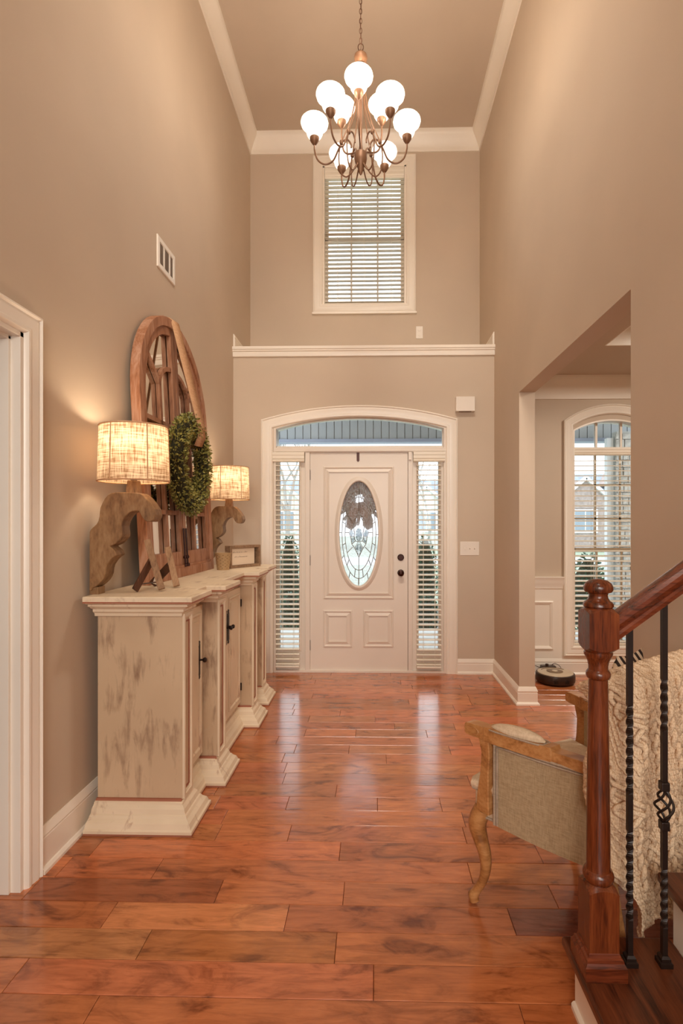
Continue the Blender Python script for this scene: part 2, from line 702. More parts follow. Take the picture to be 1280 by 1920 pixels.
BASE = lambda H: [(0, 0), (.030, 0), (.030, .012), (.022, .022), (.016, .024), (.016, H - .045), (.013, H - .04), (.018, H - .032), (.013, H - .016), (.005, H), (0, H)]

# ------------------------------------------------------------------ room shell
LW, RW, RW2 = -1.325, 1.11, 1.23          # left wall face, right wall faces (hall side, dining side)
FW, UW = 4.925, 5.605                     # door wall face, upper window wall face
CEIL = 5.52
HEAD = 2.40                               # top of the cased-less dining opening
OPY0, OPY1 = 2.315, 4.082                 # that opening along Y
BACK = -3.2

# --- floor
fo = MB().box(-2.6, 4.3, BACK, 5.07, -.12, -.019).build('floor', 'floor_gap', kind='structure')
PW = .127
tones = [(0.496, 0.153, 0.051), (0.457, 0.14, 0.047), (0.416, 0.128, 0.042), (0.537, 0.166, 0.054), (0.483, 0.148, 0.05), (0.389, 0.121, 0.04), (0.496, 0.153, 0.051), (0.457, 0.14, 0.047)]
near = {  # rows counted toward the camera from Y=2.290 : joints in pixels along the row
    0: [180, 637, 1010], 1: [120, 295, 881], 2: [60, 410, 644, 1037], 3: [205, 537, 959], 4: [-30, 270, 629, 1090], 5: [30, 700], 6: [165, 984]}
special = {(3, 1): (.62, .235, .085), (3, 3): (.22, .068, .036), (4, 1): (.50, .19, .072), (5, 1): (.50, .165, .064), (5, 0): (.54, .185, .07), (2, 1): (.34, .09, .034)}


def plank(x0, x1, y0, y1, tone):
    g = .0007
    x0 += g
    x1 -= g
    y0 += g
    y1 -= g
    b, d = .0016, .0016
    mb = MB()
    mb.add([(x0, y0, -.019), (x1, y0, -.019), (x1, y1, -.019), (x0, y1, -.019),
            (x0, y0, -d), (x1, y0, -d), (x1, y1, -d), (x0, y1, -d),
            (x0 + b, y0 + b, 0), (x1 - b, y0 + b, 0), (x1 - b, y1 - b, 0), (x0 + b, y1 - b, 0)],
           [(0, 1, 5, 4), (1, 2, 6, 5), (2, 3, 7, 6), (3, 0, 4, 7), (4, 5, 9, 8), (5, 6, 10, 9), (6, 7, 11, 10), (7, 4, 8, 11), (8, 9, 10, 11)])
    o = mb.build('plank', 'floor_board', fo)
    o.color = (*tone, 1)
    return o


rp = random.Random(21)
k = 0
yy = 2.290
rows = []
for k in range(12):
    rows.append((yy - (k + 1) * PW, yy - k * PW, k))
for k in range(21):
    rows.append((yy + k * PW, min(FW + .12, yy + (k + 1) * PW), -1 - k))
for y0, y1, k in rows:
    xa = -1.62 if y0 < 2.1 else -1.34
    xb = 1.25 if y0 < 2.2 else 2.75
    if y1 > FW:
        xa, xb = -1.1, 2.75
    if k in near:
        ym = (y0 + y1) / 2
        js = []
        for px in near[k]:
            dx, dy = ray(px)
            js.append(dx * ym / dy)
        js = [j for j in js if xa + .1 < j < xb - .1]
        while xb - js[-1] > 1.3:
            js.append(js[-1] + rp.uniform(.5, 1.1))
        while js[0] - xa > 1.2:
            js.insert(0, js[0] - rp.uniform(.5, 1.0))
    else:
        js = []
        x = xa + rp.uniform(.15, .9)
        while x < xb - .12:
            js.append(x)
            x += rp.choice([.32, .45, .6, .8, 1.0, 1.2]) * rp.uniform(.9, 1.1)
    e = [xa] + js + [xb]
    for i in range(len(e) - 1):
        tn = special.get((k, i), rp.choice(tones))
        plank(e[i], e[i + 1], y0, y1, tuple(c_ * rp.uniform(.93, 1.07) for c_ in tn))
MB().box(-2.6, 1.2, BACK, yy - 12 * PW, -.019, 0).box(-2.6, -1.62, yy - 12 * PW, 2.6, -.019, 0).build('floor_boards_behind', 'floor_board', fo).color = (.36, .11, .04, 1)

# --- walls
DL0, DL1, DLH = 1.05, 1.962, 2.10          # doorway in the left wall
wl = MB()
wl.box(LW - .13, LW, DL1, UW + .1, 0, CEIL + .03).box(LW - .13, LW, BACK, DL0, 0, CEIL + .03).box(LW - .13, LW, DL0, DL1, DLH, CEIL + .03)
wl.build('wall_left', 'wall_paint', kind='structure')
wr = MB()
wr.box(RW, RW2, OPY1, UW + .1, 0, CEIL + .03).box(RW, RW2, 1.62, OPY0, 0, CEIL + .03).box(RW, RW2, OPY0, OPY1, HEAD, CEIL + .03)
wr.build('wall_right', 'wall_paint', kind='structure')
# stairwell side, behind the camera's right shoulder
MB().box(RW2, 4.3, 1.62, 1.74, 0, CEIL + .03).build('wall_stair', 'wall_paint', kind='structure')
MB().box(3.4, 3.52, BACK, 1.62, 0, CEIL + .03).build('wall_stair_end', 'wall_paint', kind='structure')
MB().box(-2.6, -1.0, BACK - .12, BACK, 0, CEIL + .03).box(1.4, 3.5, BACK - .12, BACK, 0, CEIL + .03).box(-1.0, 1.4, BACK - .12, BACK, 0, .9).box(-1.0, 1.4, BACK - .12, BACK, 3.1, CEIL + .03).build('wall_back', 'wall_paint', kind='structure')
MB().box(-1.0, 1.4, BACK - .06, BACK - .056, .9, 3.1).build('added_back_window', 'window_glass', kind='structure')  # unseen window added to bring light in from behind
# small room beyond the left doorway
MB().box(-2.6, -2.48, -.2, 2.6, 0, 2.6).box(-2.6, LW - .13, 2.5, 2.6, 0, 2.6).box(-2.6, LW - .13, -.3, -.2, 0, 2.6).box(-2.6, LW - .13, -.3, 2.6, 2.6, 2.7).build('wall_side_room', 'wall_paint', kind='structure')
# dining room shell
MB().box(4.2, 4.32, 1.62, 5.07, 0, 3.0).build('wall_dining_right', 'wall_paint', kind='structure')

# door wall: openings for the entry unit and the dining window
EX0, EX1 = atY(513, 1262, FW)[0], atY(836, 1262, FW)[0]         # inner edge of entry casing
EOX0, EOX1 = atY(490, 1262, FW)[0], atY(857, 1262, FW)[0]
EZS, EZT = atY(500, 801, FW)[1], atY(673, 776, FW)[1]           # inner arch: spring, crown
OZS, OZT = atY(490, 787.5, FW)[1], atY(673, 760.5, FW)[1]       # outer arch


def arc(x0, x1, zs, zt, n=20):
    """points from (x1,zs) over the crown to (x0,zs)"""
    h = zt - zs
    hw = (x1 - x0) / 2
    R = (hw * hw + h * h) / (2 * h)
    cz = zt - R
    a = math.asin(hw / R)
    cx_ = (x0 + x1) / 2
    return [(cx_ + R * sin(a - 2 * a * i / n), cz + R * cos(a - 2 * a * i / n)) for i in range(n + 1)]


DCX = atY(1148, 900, FW)[0]
DOX0 = atY(1055.5, 900, FW)[0]
DIX0 = atY(1074, 900, FW)[0]
DOX1, DIX1 = 2 * DCX - DOX0, 2 * DCX - DIX0
DZB = atY(1080, 1213, FW)[1]
DOZB = atY(1080, 1229, FW)[1]
DZS, DZT = atY(1075, 806, FW)[1], atY(1148, 786, FW)[1]
DOZS, DOZT = atY(1075, 789, FW)[1], atY(1148, 758.5, FW)[1]
LEDGE = 2.955
XZ = lambda y0: (lambda u, v, h: (u, y0 - h, v))
wf = MB()
wf.box(LW, EX0, FW, FW + .15, 0, LEDGE).box(EX1, RW, FW, FW + .15, 0, LEDGE)
wf.prism(arc(EX0, EX1, EZS, EZT) + [(EX0, LEDGE), (EX1, LEDGE)], 0, -.15, XZ(FW))
wf.build('wall_front', 'wall_paint', kind='structure')
wd = MB()
wd.box(RW2, DIX0, FW, FW + .15, 0, 3.0).box(DIX1, 4.2, FW, FW + .15, 0, 3.0).box(DIX0, DIX1, FW, FW + .15, 0, DZB)
wd.prism(arc(DIX0, DIX1, DZS, DZT) + [(DIX0, 3.0), (DIX1, 3.0)], 0, -.15, XZ(FW))
wd.build('wall_dining_front', 'wall_paint', kind='structure')

# upper window wall
UX0, UX1 = atY(605, 400, UW)[0], atY(761, 400, UW)[0]
UZ0, UZ1 = atY(680, 574, UW)[1], atY(680, 310, UW)[1]
wu = MB().box(LW, UX0, UW, UW + .15, 2.9, CEIL + .03).box(UX1, RW, UW, UW + .15, 2.9, CEIL + .03).box(UX0, UX1, UW, UW + .15, 2.9, UZ0).box(UX0, UX1, UW, UW + .15, UZ1, CEIL + .03)
wu.build('wall_front_upper', 'wall_paint', kind='structure')

# ceilings
MB().box(LW - .13, 3.5, BACK, UW + .15, CEIL, CEIL + .12).build('ceiling', 'ceiling_paint', kind='structure')
TRY = 4.06
dc = MB().box(RW2, 4.2, TRY, FW, 2.744, 2.95).box(RW2, 4.2, 1.74, 2.4, 2.744, 2.95).box(RW2, 1.75, 2.4, TRY, 2.744, 2.95).box(3.6, 4.2, 2.4, TRY, 2.744, 2.95).box(RW2, 4.2, 1.74, FW, 2.95, 3.05)
dc.build('ceiling_dining', 'ceiling_paint', kind='structure')

# crown mouldings
CR = [(0, 0), (.012, 0), (.016, .03), (.022, .05), (.05, .10), (.075, .135), (.082, .145), (.090, .165), (.092, .19), (0, .19)]
cp = [(LW, BACK), (RW, BACK), (RW, UW), (LW, UW)]
mb = MB()
sweep(mb, cp, True, [(o, CEIL - .19 + h) for o, h in CR], XY)
mb.build('trim_1', 'trim_white', kind='structure', smooth=True, angle=25)
mb = MB()
sweep(mb, [(RW2, 1.74), (4.2, 1.74), (4.2, FW), (RW2, FW)], True, [(o, 2.744 - .2 + h * .2 / .19) for o, h in CR], XY)
mb.build('trim_2', 'trim_white', kind='structure', smooth=True, angle=25)
mb = MB()
sweep(mb, [(1.75, 2.4), (3.6, 2.4), (3.6, TRY), (1.75, TRY)], True, [(o * .7, 2.744 + h * .2 / .19) for o, h in CR], XY)
mb.build('trim_3', 'trim_white', kind='structure', smooth=True, angle=25)

# ledge over the door with its cap and the short baseboards above it
mb = MB().box(LW, RW, FW + .0, UW, 2.96, 3.03)
sweep(mb, [(RW, FW), (LW, FW)], False, [(0, 2.955), (.016, 2.955), (.020, 2.965), (.020, 2.998), (.030, 3.004), (.030, 3.014), (.038, 3.02), (.038, 3.045), (-.05, 3.045)], XY)
mb.build('trim_4', 'trim_white', kind='structure', smooth=True, angle=25)
mb = MB()
sweep(mb, [(RW, FW + .0), (RW, UW), (LW, UW), (LW, FW + .0)], False, [(o, 3.03 + h) for o, h in BASE(.145)], XY)
mb.build('baseboard_ledge', 'trim_white', kind='structure', smooth=True, angle=25)

# baseboards
mb = MB()
sweep(mb, [(LW, 4.9), (LW, DL1 + .085)], False, BASE(.176), XY)
mb.build('baseboard_left', 'trim_white', kind='structure', smooth=True, angle=25)
mb = MB()
sweep(mb, [(LW, DL0 - .085), (LW, BACK)], False, BASE(.176), XY)
mb.build('baseboard_left_behind', 'trim_white', kind='structure', smooth=True, angle=25)
mb = MB()
sweep(mb, [(RW2, OPY1 + .4), (RW2, OPY1), (RW, OPY1), (RW, FW), (EOX1 - .001, FW)], False, BASE(.138), XY)
mb.build('baseboard_right', 'trim_white', kind='structure', smooth=True, angle=25)
mb = MB()
sweep(mb, [(RW, 1.62), (RW, OPY0), (RW2, OPY0), (RW2, 1.75)], False, BASE(.138), XY)
mb.build('baseboard_right_near', 'trim_white', kind='structure', smooth=True, angle=25)
mb = MB()
sweep(mb, [(4.2, FW), (RW2, FW)], False, BASE(.150), XY)
mb.build('baseboard_dining', 'trim_white', kind='structure', smooth=True, angle=25)
mb = MB()
sweep(mb, [(EOX0, FW), (LW, FW)], False, BASE(.138), XY)
mb.build('baseboard_front', 'trim_white', kind='structure', smooth=True, angle=25)

# dining wainscot: painted panel, chair rail, box mouldings
wz = MB().box(RW2, DOX0, FW - .006, FW, .15, .80).box(DOX1, 4.2, FW - .006, FW, .15, .80).box(DOX0, DOX1, FW - .006, FW, .15, DOZB + .01)
wz.build('trim_5', 'trim_white', kind='structure')
for a, b in ((RW2, DOX0), (DOX1, 4.2)):
    mb = MB()
    sweep(mb, [(b, FW), (a, FW)], False, [(.006, .79), (.014, .795), (.014, .81), (.022, .83), (.03, .86), (.034, .885), (.040, .895), (.040, .905), (0, .905), (0, .79)], XY)
    mb.build('trim_6' if a == RW2 else 'trim_7', 'trim_white', kind='structure', smooth=True, angle=25)
bx1, bzt = atY(1036, 1127, FW)
bzb = atY(1036, 1217, FW)[1]
mb = MB()
bx0 = RW2 + .10
sweep(mb, [(bx0, bzb), (bx1, bzb), (bx1, bzt), (bx0, bzt)], True, [(0, 0), (0, .012), (.008, .016), (.016, .012), (.028, .006), (.03, 0)], XZ(FW - .006))
mb.build('trim_8', 'trim_white', kind='structure', smooth=True, angle=25)

# --- left doorway: casing and jamb
YZ = lambda x0: (lambda u, v, h: (x0 + h, u, v))
cw = .085
mb = MB()
# the path runs so that its left side is toward the opening
sweep(mb, [(DL0 - cw, 0), (DL0 - cw, DLH + cw), (DL1 + cw, DLH + cw), (DL1 + cw, 0)][::-1], False, casing_prof(cw, 1.15), YZ(LW))
mb.build('trim_9', 'trim_white', kind='structure', smooth=True, angle=25)
mb = MB()
mb.box(LW - .14, LW + .002, DL1 - .018, DL1 + .002, 0, DLH).box(LW - .14, LW + .002, DL0, DL0 + .018, 0, DLH).box(LW - .14, LW + .002, DL0, DL1, DLH - .018, DLH)
mb.box(LW - .075, LW - .035, DL1 - .03, DL1 - .016, 0, DLH - .018).box(LW - .075, LW - .035, DL0, DL1, DLH - .03, DLH - .016)
mb.build('trim_10', 'trim_white', kind='structure', bevel=.001)

# ------------------------------------------------------------------ entry unit
ecx = (EOX0 + EOX1) / 2
outer = [(EOX0, 0)] + arc(EOX0, EOX1, OZS, OZT)[::-1] + [(EOX1, 0)]
mb = MB()
sweep(mb, outer[::-1], False, casing_prof(.108, 1.1), XZ(FW))
mb.build('trim_11', 'trim_white', kind='structure', smooth=True, angle=25)
# jamb lining of the arched opening + horizontal bar + mullions
mb = MB()
inner = [(EX0, 0)] + arc(EX0, EX1, EZS, EZT)[::-1] + [(EX1, 0)]
sweep(mb, inner[::-1], False, [(0, -.15), (0, .004), (.022, .004), (.022, -.15)], XZ(FW))
TB0, TB1 = atY(673, 848, FW)[1], atY(673, 838.5, FW)[1]
mb.box(EX0, EX1, FW + .005, FW + .15, TB0, TB1)
mb.box(EX0, EX1, FW - .008, FW + .02, TB0 + .008, TB1 - .008)
MLx = (atY(572, 1000, FW)[0], atY(580.5, 1000, FW)[0])
MRx = (atY(765, 1000, FW)[0], atY(773, 1000, FW)[0])
for a, b in (MLx, MRx):
    mb.box(a, b, FW + .004, FW + .15, .012, TB0)
mb.box(EX0, EX1, FW + .0, FW + .15, 0, .022)
for a, b, c0, c1 in ((MLx[1] - .01, MLx[1] + .02, .02, TB0), (MRx[0] - .02, MRx[0] + .01, .02, TB0), (MLx[0], MRx[1], TB0 - .02, TB0 + .005), (MLx[0], MRx[1], .0, .035)):
    mb.box(a, b, FW + .068, FW + .10, c0, c1)
mb.build('door_frame', 'door_white', kind='structure', bevel=.0015)

# transom window
gx0, gx1 = atY(518.5, 800, FW + .05)[0], atY(829, 800, FW + .05)[0]
gzs, gzt, gzb = atY(520, 807, FW + .05)[1], atY(673, 786, FW + .05)[1], TB1
tw = struct_root('window_1', (ecx, FW + .05, TB1))
mb = MB()
sweep(mb, ([(gx0 - .02, gzb)] + arc(gx0 - .02, gx1 + .02, gzs + .02, gzt + .022)[::-1] + [(gx1 + .02, gzb)])[::-1], True, [(-.02, -.04), (-.02, .02), (.02, .02), (.02, -.04)], XZ(FW + .07))
mb.build('window_frame', 'door_white', tw)
MB().prism([(gx0, gzb)] + arc(gx0, gx1, gzs, gzt)[::-1] + [(gx1, gzb)], 0, .004, XZ(FW + .09)).build('pane', 'window_glass', tw)

# sidelights
SL = {}
for nm, a, b, g0, g1, wn in (('left', EX0 + .02, MLx[0], 524.5, 560.5, 'window_2'), ('right', MRx[1], EX1 - .02, 784.5, 821.5, 'window_3')):
    Yb = FW + .035
    x0, x1 = atY(g0, 1000, Yb)[0], atY(g1, 1000, Yb)[0]
    z0, z1 = atY(540, 1216, Yb)[1], atY(540, 862, Yb)[1]
    rt = struct_root(wn, ((a + b) / 2, Yb, .02))
    mb = MB().box(a, x0, Yb, Yb + .05, .02, TB0).box(x1, b, Yb, Yb + .05, .02, TB0).box(x0, x1, Yb, Yb + .05, .02, z0).box(x0, x1, Yb, Yb + .05, z1, TB0)
    sweep(mb, [(x0, z0), (x1, z0), (x1, z1), (x0, z1)], True, [(-.022, 0), (-.02, .006), (-.008, .010), (0, .004), (0, -.01)], XZ(Yb), close_prof=False)
    mb.build('window_frame', 'door_white', rt)
    MB().box(x0, x1, Yb + .024, Yb + .028, z0, z1).build('pane', 'window_glass', rt)


def make_blind(name, label, x0, x1, zb, zt, Yc, pitch, val, tilt, n_skip=0, cords=(0.2, 0.8), group='window blinds', headx=None):
    """val = (x0,x1,z0,z1,yfront,yback) of the valance or head rail"""
    rt = thing(name, label, 'blind', ((x0 + x1) / 2, Yc, zb), group)
    vx0, vx1, vz0, vz1, vy0, vy1 = val
    h = vz1 - vz0
    mb = MB()
    mb.prism([(vy1, vz0), (vy0 + .012, vz0), (vy0 + .006, vz0 + h * .12), (vy0 + .012, vz0 + h * .2), (vy0 + .004, vz0 + h * .35), (vy0 + .004, vz0 + h * .62), (vy0, vz0 + h * .72), (vy0, vz0 + h), (vy1, vz0 + h)], vx0, vx1, lambda u, v, hh: (hh, u, v))
    mb.build('valance', 'blind_white', rt)
    w, th = .050, .004
    n = int((zt - zb) / pitch)
    base = MB()
    ca, sa = cos(tilt), sin(tilt)
    pts = []
    for q, crown in ((-1, 0), (-.5, .0018), (0, .0025), (.5, .0018), (1, 0)):
        pts.append((q * w / 2, crown))
    poly = [(y, z + th / 2) for y, z in pts] + [(y, z - th / 2) for y, z in pts[::-1]]
    poly = [(y * ca - z * sa, y * sa + z * ca) for y, z in poly]
    base.prism(poly, x0, x1, lambda u, v, hh: (hh, Yc + u, zb + .03 + v))
    s0 = base.build('slat', 'blind_white', rt)
    for i in range(1, n):
        c_ = s0.copy()
        COL.objects.link(c_)
        c_.location.z = s0.location.z + i * pitch
    MB().box(x0, x1, Yc - .024, Yc + .024, zb - .004, zb + .016).build('bottom_rail', 'blind_white', rt, bevel=.003)
    mb = MB()
    for cpos in cords:
        xx = x0 + (x1 - x0) * cpos
        for dy in (-.026, .026):
            mb.box(xx - .0012, xx + .0012, Yc + dy - .0008, Yc + dy + .0008, zb, zt + .02)
    mb.build('ladder_cord', 'blind_white', rt)
    return rt


Yv = FW - .03
Ysl = FW - .002
bzb_ = atY(540, 1250, Ysl)[1]
for nm, s0, s1, v0, v1, lab in (('left', 517.5, 561.5, 510.5, 570, 'narrow cream slatted blind left of the front door'), ('right', 780.5, 826.5, 775, 834.5, 'narrow cream slatted blind right of the front door')):
    va, vb = atY(v0, 850, Yv)[0], atY(v1, 850, Yv)[0]
    vzt, vzb = atY(540, 847.5, Yv)[1], atY(540, 865.5, Yv)[1]
    make_blind('window_blind', lab, atY(s0, 1000, Ysl)[0], atY(s1, 1000, Ysl)[0], bzb_, vzb - .01, Ysl, .0463, (va, vb, vzb, vzt, Yv, FW + .034), radians(11), cords=(.28, .75), group='sidelight blinds')

# ------------------------------------------------------------------ front door
YD = FW + .02
dx0, dx1 = atY(581.3, 1000, YD)[0], atY(764, 1000, YD)[0]
dz0, dz1 = atY(673, 1257, YD)[1], atY(673, 848.8, YD)[1]
dz0 = max(dz0, .022)
door = struct_root('door_1', ((dx0 + dx1) / 2, YD, dz0))
# oval opening
ox0, ox1 = atY(635.5, 1000, YD)[0], atY(709.5, 1000, YD)[0]
oz0, oz1 = atY(672, 1099, YD)[1], atY(672, 902, YD)[1]
ocx, ocz, orx, orz = (ox0 + ox1) / 2, (oz0 + oz1) / 2, (ox1 - ox0) / 2, (oz1 - oz0) / 2
NE = 48
ell = [(ocx + orx * cos(2 * pi * i / NE), ocz + orz * sin(2 * pi * i / NE)) for i in range(NE)]
mb = MB()
rect = []
for x, z in ell:
    ddx, ddz = x - ocx, z - ocz
    tt = min(((dx1 - ocx) / ddx if ddx > 1e-6 else (dx0 - ocx) / ddx if ddx < -1e-6 else 1e9), ((dz1 - ocz) / ddz if ddz > 1e-6 else (dz0 - ocz) / ddz if ddz < -1e-6 else 1e9))
    rect.append((ocx + ddx * tt, ocz + ddz * tt))
for cx_, cz_ in ((dx0, dz0), (dx1, dz0), (dx0, dz1), (dx1, dz1)):
    i = min(range(NE), key=lambda q: (rect[q][0] - cx_) ** 2 + (rect[q][1] - cz_) ** 2)
    rect[i] = (cx_, cz_)
vs = [(x, YD, z) for x, z in ell] + [(x, YD, z) for x, z in rect] + [(x, YD + .045, z) for x, z in rect] + [(x, YD + .045, z) for x, z in ell]
fs = []
for i in range(NE):
    j = (i + 1) % NE
    for a in range(4):
        b = (a + 1) % 4
        fs.append((a * NE + i, a * NE + j, b * NE + j, b * NE + i))
mb.add(vs, fs)
mb.build('slab', 'door_white', door)
PF = [(0, 0), (.004, .010), (.012, .011), (.019, .002), (.024, .001), (.052, .013), (.052, 0)]
for x0_, x1_, y0_, y1_ in ((606.5, 738, 1122.5, 874.5), (606, 660, 1213, 1144), (681, 737, 1213, 1144)):
    a, zb_ = atY(x0_, y0_, YD)
    b, zt_ = atY(x1_, y1_, YD)
    mb = MB()
    sweep(mb, [(a, zb_), (b, zb_), (b, zt_), (a, zt_)], True, PF, XZ(YD))
    mb.build('panel_moulding', 'door_white', door)
mb = MB()
sweep(mb, ell, True, [(.004, -.01), (.004, .012), (-.006, .02), (-.02, .017), (-.026, .010), (-.036, .008), (-.042, 0)], XZ(YD), close_prof=False)
mb.build('oval_moulding', 'door_white', door, smooth=True, angle=60)
gl = MB().prism(ell, 0, .006, XZ(YD + .024)).build('oval_pane', 'leaded_glass', door)
# lead cames in the oval
cm = MB()
Yc = YD + .016


def came(pts, r=.0034):
    cm.tube([(ocx + u * orx, Yc, ocz + v * orz) for u, v in pts], r, 5)


def ering(k, n=40):
    return [(k * cos(2 * pi * i / n), k * sin(2 * pi * i / n)) for i in range(n + 1)]


came(ering(.86))
came(ering(.70))
for a in range(12):
    an = pi / 12 + a * pi / 6
    came([(.70 * cos(an), .70 * sin(an)), (.86 * cos(an), .86 * sin(an))])
    an += pi / 13
    came([(.86 * cos(an), .86 * sin(an)), (.99 * cos(an), .99 * sin(an))])
came([(0, -.97), (0, -.45)])
came([(0, .97), (0, .42)])
came([(0, -.45), (-.18, -.30), (-.36, -.20), (-.42, -.06), (-.50, .02), (-.36, .10), (-.22, .02), (-.30, .18), (-.12, .30), (0, .42)])
came([(0, -.45), (.18, -.30), (.36, -.20), (.42, -.06), (.50, .02), (.36, .10), (.22, .02), (.30, .18), (.12, .30), (0, .42)])
came([(-.50, .02), (-.70, .02)])
came([(.50, .02), (.70, .02)])
came([(-.32, -.26), (-.58, -.36)])
came([(.32, -.26), (.58, -.36)])
came([(-.70, .45), (-.35, .22), (-.12, .30)])
came([(.70, .45), (.35, .22), (.12, .30)])
came([(-.2, -.28), (0, -.12), (.2, -.28)])
for sx in (-1, 1):
    came([(sx * .22, .02), (sx * .24, -.06), (sx * .18, -.14), (0, -.16)])
    came([(sx * .42, -.06), (sx * .24, -.06)])
    came([(sx * .36, -.20), (sx * .18, -.14)])
    came([(sx * .40, .92 * .78), (sx * .2, .60), (0, .82)])
cm.build('lead_came', 'lead_came', door)
jw = MB()
jw.prism([(ocx + orx * .17 * cos(2 * pi * i / 16), ocz + orz * (-.02 + .13 * sin(2 * pi * i / 16))) for i in range(16)], 0, .008, XZ(YD + .018))
for sx in (-1, 1):
    jw.prism([(ocx + orx * sx * u, ocz + orz * v) for u, v in ((.26, .01), (.36, .08), (.47, .02), (.40, -.05), (.26, -.05))], 0, .008, XZ(YD + .018))
    jw.prism([(ocx + orx * sx * u, ocz + orz * v) for u, v in ((.24, -.08), (.40, -.08), (.35, -.18), (.20, -.13))], 0, .008, XZ(YD + .018))
    jw.prism([(ocx + orx * sx * u, ocz + orz * v) for u, v in ((.02, -.42), (.17, -.29), (.02, -.17))], 0, .008, XZ(YD + .018))
jw.build('bevelled_jewel', 'bevelled_glass', door)
# handle, deadbolt, hinges, hanger, sensor
kx, kz = atY(751, 1074, YD)
mb = MB().lathe([(.031, 0), (.031, -.006), (.026, -.010), (.012, -.012), (.011, -.032), (.022, -.040), (.028, -.052), (.027, -.062), (.018, -.070), (.004, -.072)], (kx, YD, kz), 20, 'Y')
mb.build('knob', 'bronze_dark', door, smooth=True)
kx, kz = atY(751, 1045, YD)
mb = MB().lathe([(.031, 0), (.031, -.008), (.026, -.014), (.024, -.016)], (kx, YD, kz), 20, 'Y').box(kx - .018, kx + .018, YD - .026, YD - .014, kz - .005, kz + .005)
mb.build('deadbolt', 'bronze_dark', door, smooth=True)
for py in (891, 1051, 1210):
    hz = atY(580, py, YD)[1]
    mb = MB().lathe([(.0065, -.045), (.0065, .045)], (dx0 - .004, YD - .005, hz), 10).lathe([(.004, .045), (.006, .05), (.002, .056)], (dx0 - .004, YD - .005, hz), 8)
    mb.build('hinge', 'bronze_dark', door, smooth=True)
hx, hz = atY(671, 849, YD)
mb = MB().prism([(hx - .013, dz1 + .002), (hx + .013, dz1 + .002), (hx + .013, dz1 - .075), (hx, dz1 - .088), (hx - .013, dz1 - .075)], .001, .004, XZ(YD))
tag(mb.build('wreath_hanger', 'bronze_dark'), 'dark bronze strap hooked over the top of the front door', 'hook')
kx, kz = atY(768, 854, YD)
sensor = MB().box(kx - .012, kx + .012, FW - .016, FW + .004, kz - .045, kz + .03).build('door_sensor', 'plastic_white', bevel=.003)
tag(sensor, 'small white alarm contact at top right corner of the front door', 'sensor')

# wreath hanging on the outer face of the door
wx, wz_ = atY(674, 935, YD + .08)
wt = thing('door_wreath', 'brown burlap wreath seen through the oval glass of the front door', 'wreath', (wx, YD + .12, wz_))
mb = MB()
rw = random.Random(3)
for i in range(22):
    a = 2 * pi * i / 22
    for q in range(2):
        rr = .115 + .06 * q + rw.uniform(-.01, .01)
        ctr = Vector((wx + rr * cos(a + .1 * q), YD + .080 + rw.uniform(-.005, .005), wz_ + rr * sin(a + .1 * q)))
        pts = []
        for k in range(10):
            b = 2 * pi * k / 10
            pts.append(ctr + Vector((cos(a) * cos(b) * .06, sin(b) * .012, sin(a) * cos(b) * .06)))
        mb.tube(pts, .017, 6, closed=True)
mb.build('burlap_loop', 'wreath_burlap', wt, smooth=True, kind='stuff')
mb = MB()
for sx in (-1, 1):
    P = [(wx + sx * .03, wz_ - .1), (wx + sx * .11, wz_ - .12), (wx + sx * .13, wz_ - .27), (wx + sx * .08, wz_ - .30), (wx + sx * .03, wz_ - .26)]
    mb.prism(P, 0, .01, XZ(YD + .062))
mb.build('ribbon_tail', 'wreath_burlap', wt)

# ------------------------------------------------------------------ upper window
rt = struct_root('window_4', ((UX0 + UX1) / 2, UW, UZ0))
ua, uzb = atY(587, 588, UW)
ub, uzt = atY(779, 291, UW)
mb = MB()
sweep(mb, [(ua, uzb), (ub, uzb), (ub, uzt), (ua, uzt)], True, casing_prof((UX0 - ua), 1.1), XZ(UW))
mb.box(ua - .008, ub + .008, UW - .03, UW, uzb - .014, uzb + .006)
mb.build('casing', 'trim_white', rt, smooth=True, angle=25)
mb = MB()
for x0_, x1_, z0_, z1_ in ((UX0, UX0 + .018, UZ0, UZ1), (UX1 - .018, UX1, UZ0, UZ1), (UX0, UX1, UZ0, UZ0 + .018), (UX0, UX1, UZ1 - .018, UZ1)):
    mb.box(x0_, x1_, UW - .001, UW + .15, z0_, z1_)
mb.build('jamb', 'trim_white', rt)
umz = atY(680, 452, UW + .1)[1]


def sash(rt, x0, x1, z0, z1, y, nx, nz, name='sash', st=.035, matn='door_white', arch=None):
    mb = MB()
    mb.box(x0, x0 + st, y, y + .03, z0, z1).box(x1 - st, x1, y, y + .03, z0, z1).box(x0, x1, y, y + .03, z0, z0 + st).box(x0, x1, y, y + .03, z1 - st, z1)
    for i in range(1, nx):
        x = x0 + (x1 - x0) * i / nx
        mb.box(x - .009, x + .009, y + .004, y + .026, z0, z1)
    for i in range(1, nz):
        z = z0 + (z1 - z0) * i / nz
        mb.box(x0, x1, y + .004, y + .026, z - .009, z + .009)
    s_ = mb.build(name, matn, rt)
    MB().box(x0 + st * .5, x1 - st * .5, y + .013, y + .017, z0 + st * .5, z1 - st * .5).build('pane', 'window_glass', s_)


sash(rt, UX0 + .018, UX1 - .018, umz - .02, UZ1 - .018, UW + .10, 3, 2)
sash(rt, UX0 + .018, UX1 - .018, UZ0 + .018, umz + .02, UW + .065, 3, 2)
hz0 = atY(680, 336, UW + .03)[1]
hz1 = atY(680, 321, UW + .03)[1]
make_blind('window_blind', 'wide white slatted blind in the high window above the door', UX0 + .022, UX1 - .022, UZ0 + .025, hz0 - .02, UW + .035, .0455, (UX0 + .02, UX1 - .02, hz0, UZ1 - .02, UW + .002, UW + .06), radians(0), cords=(.16, .5, .84), group=None)

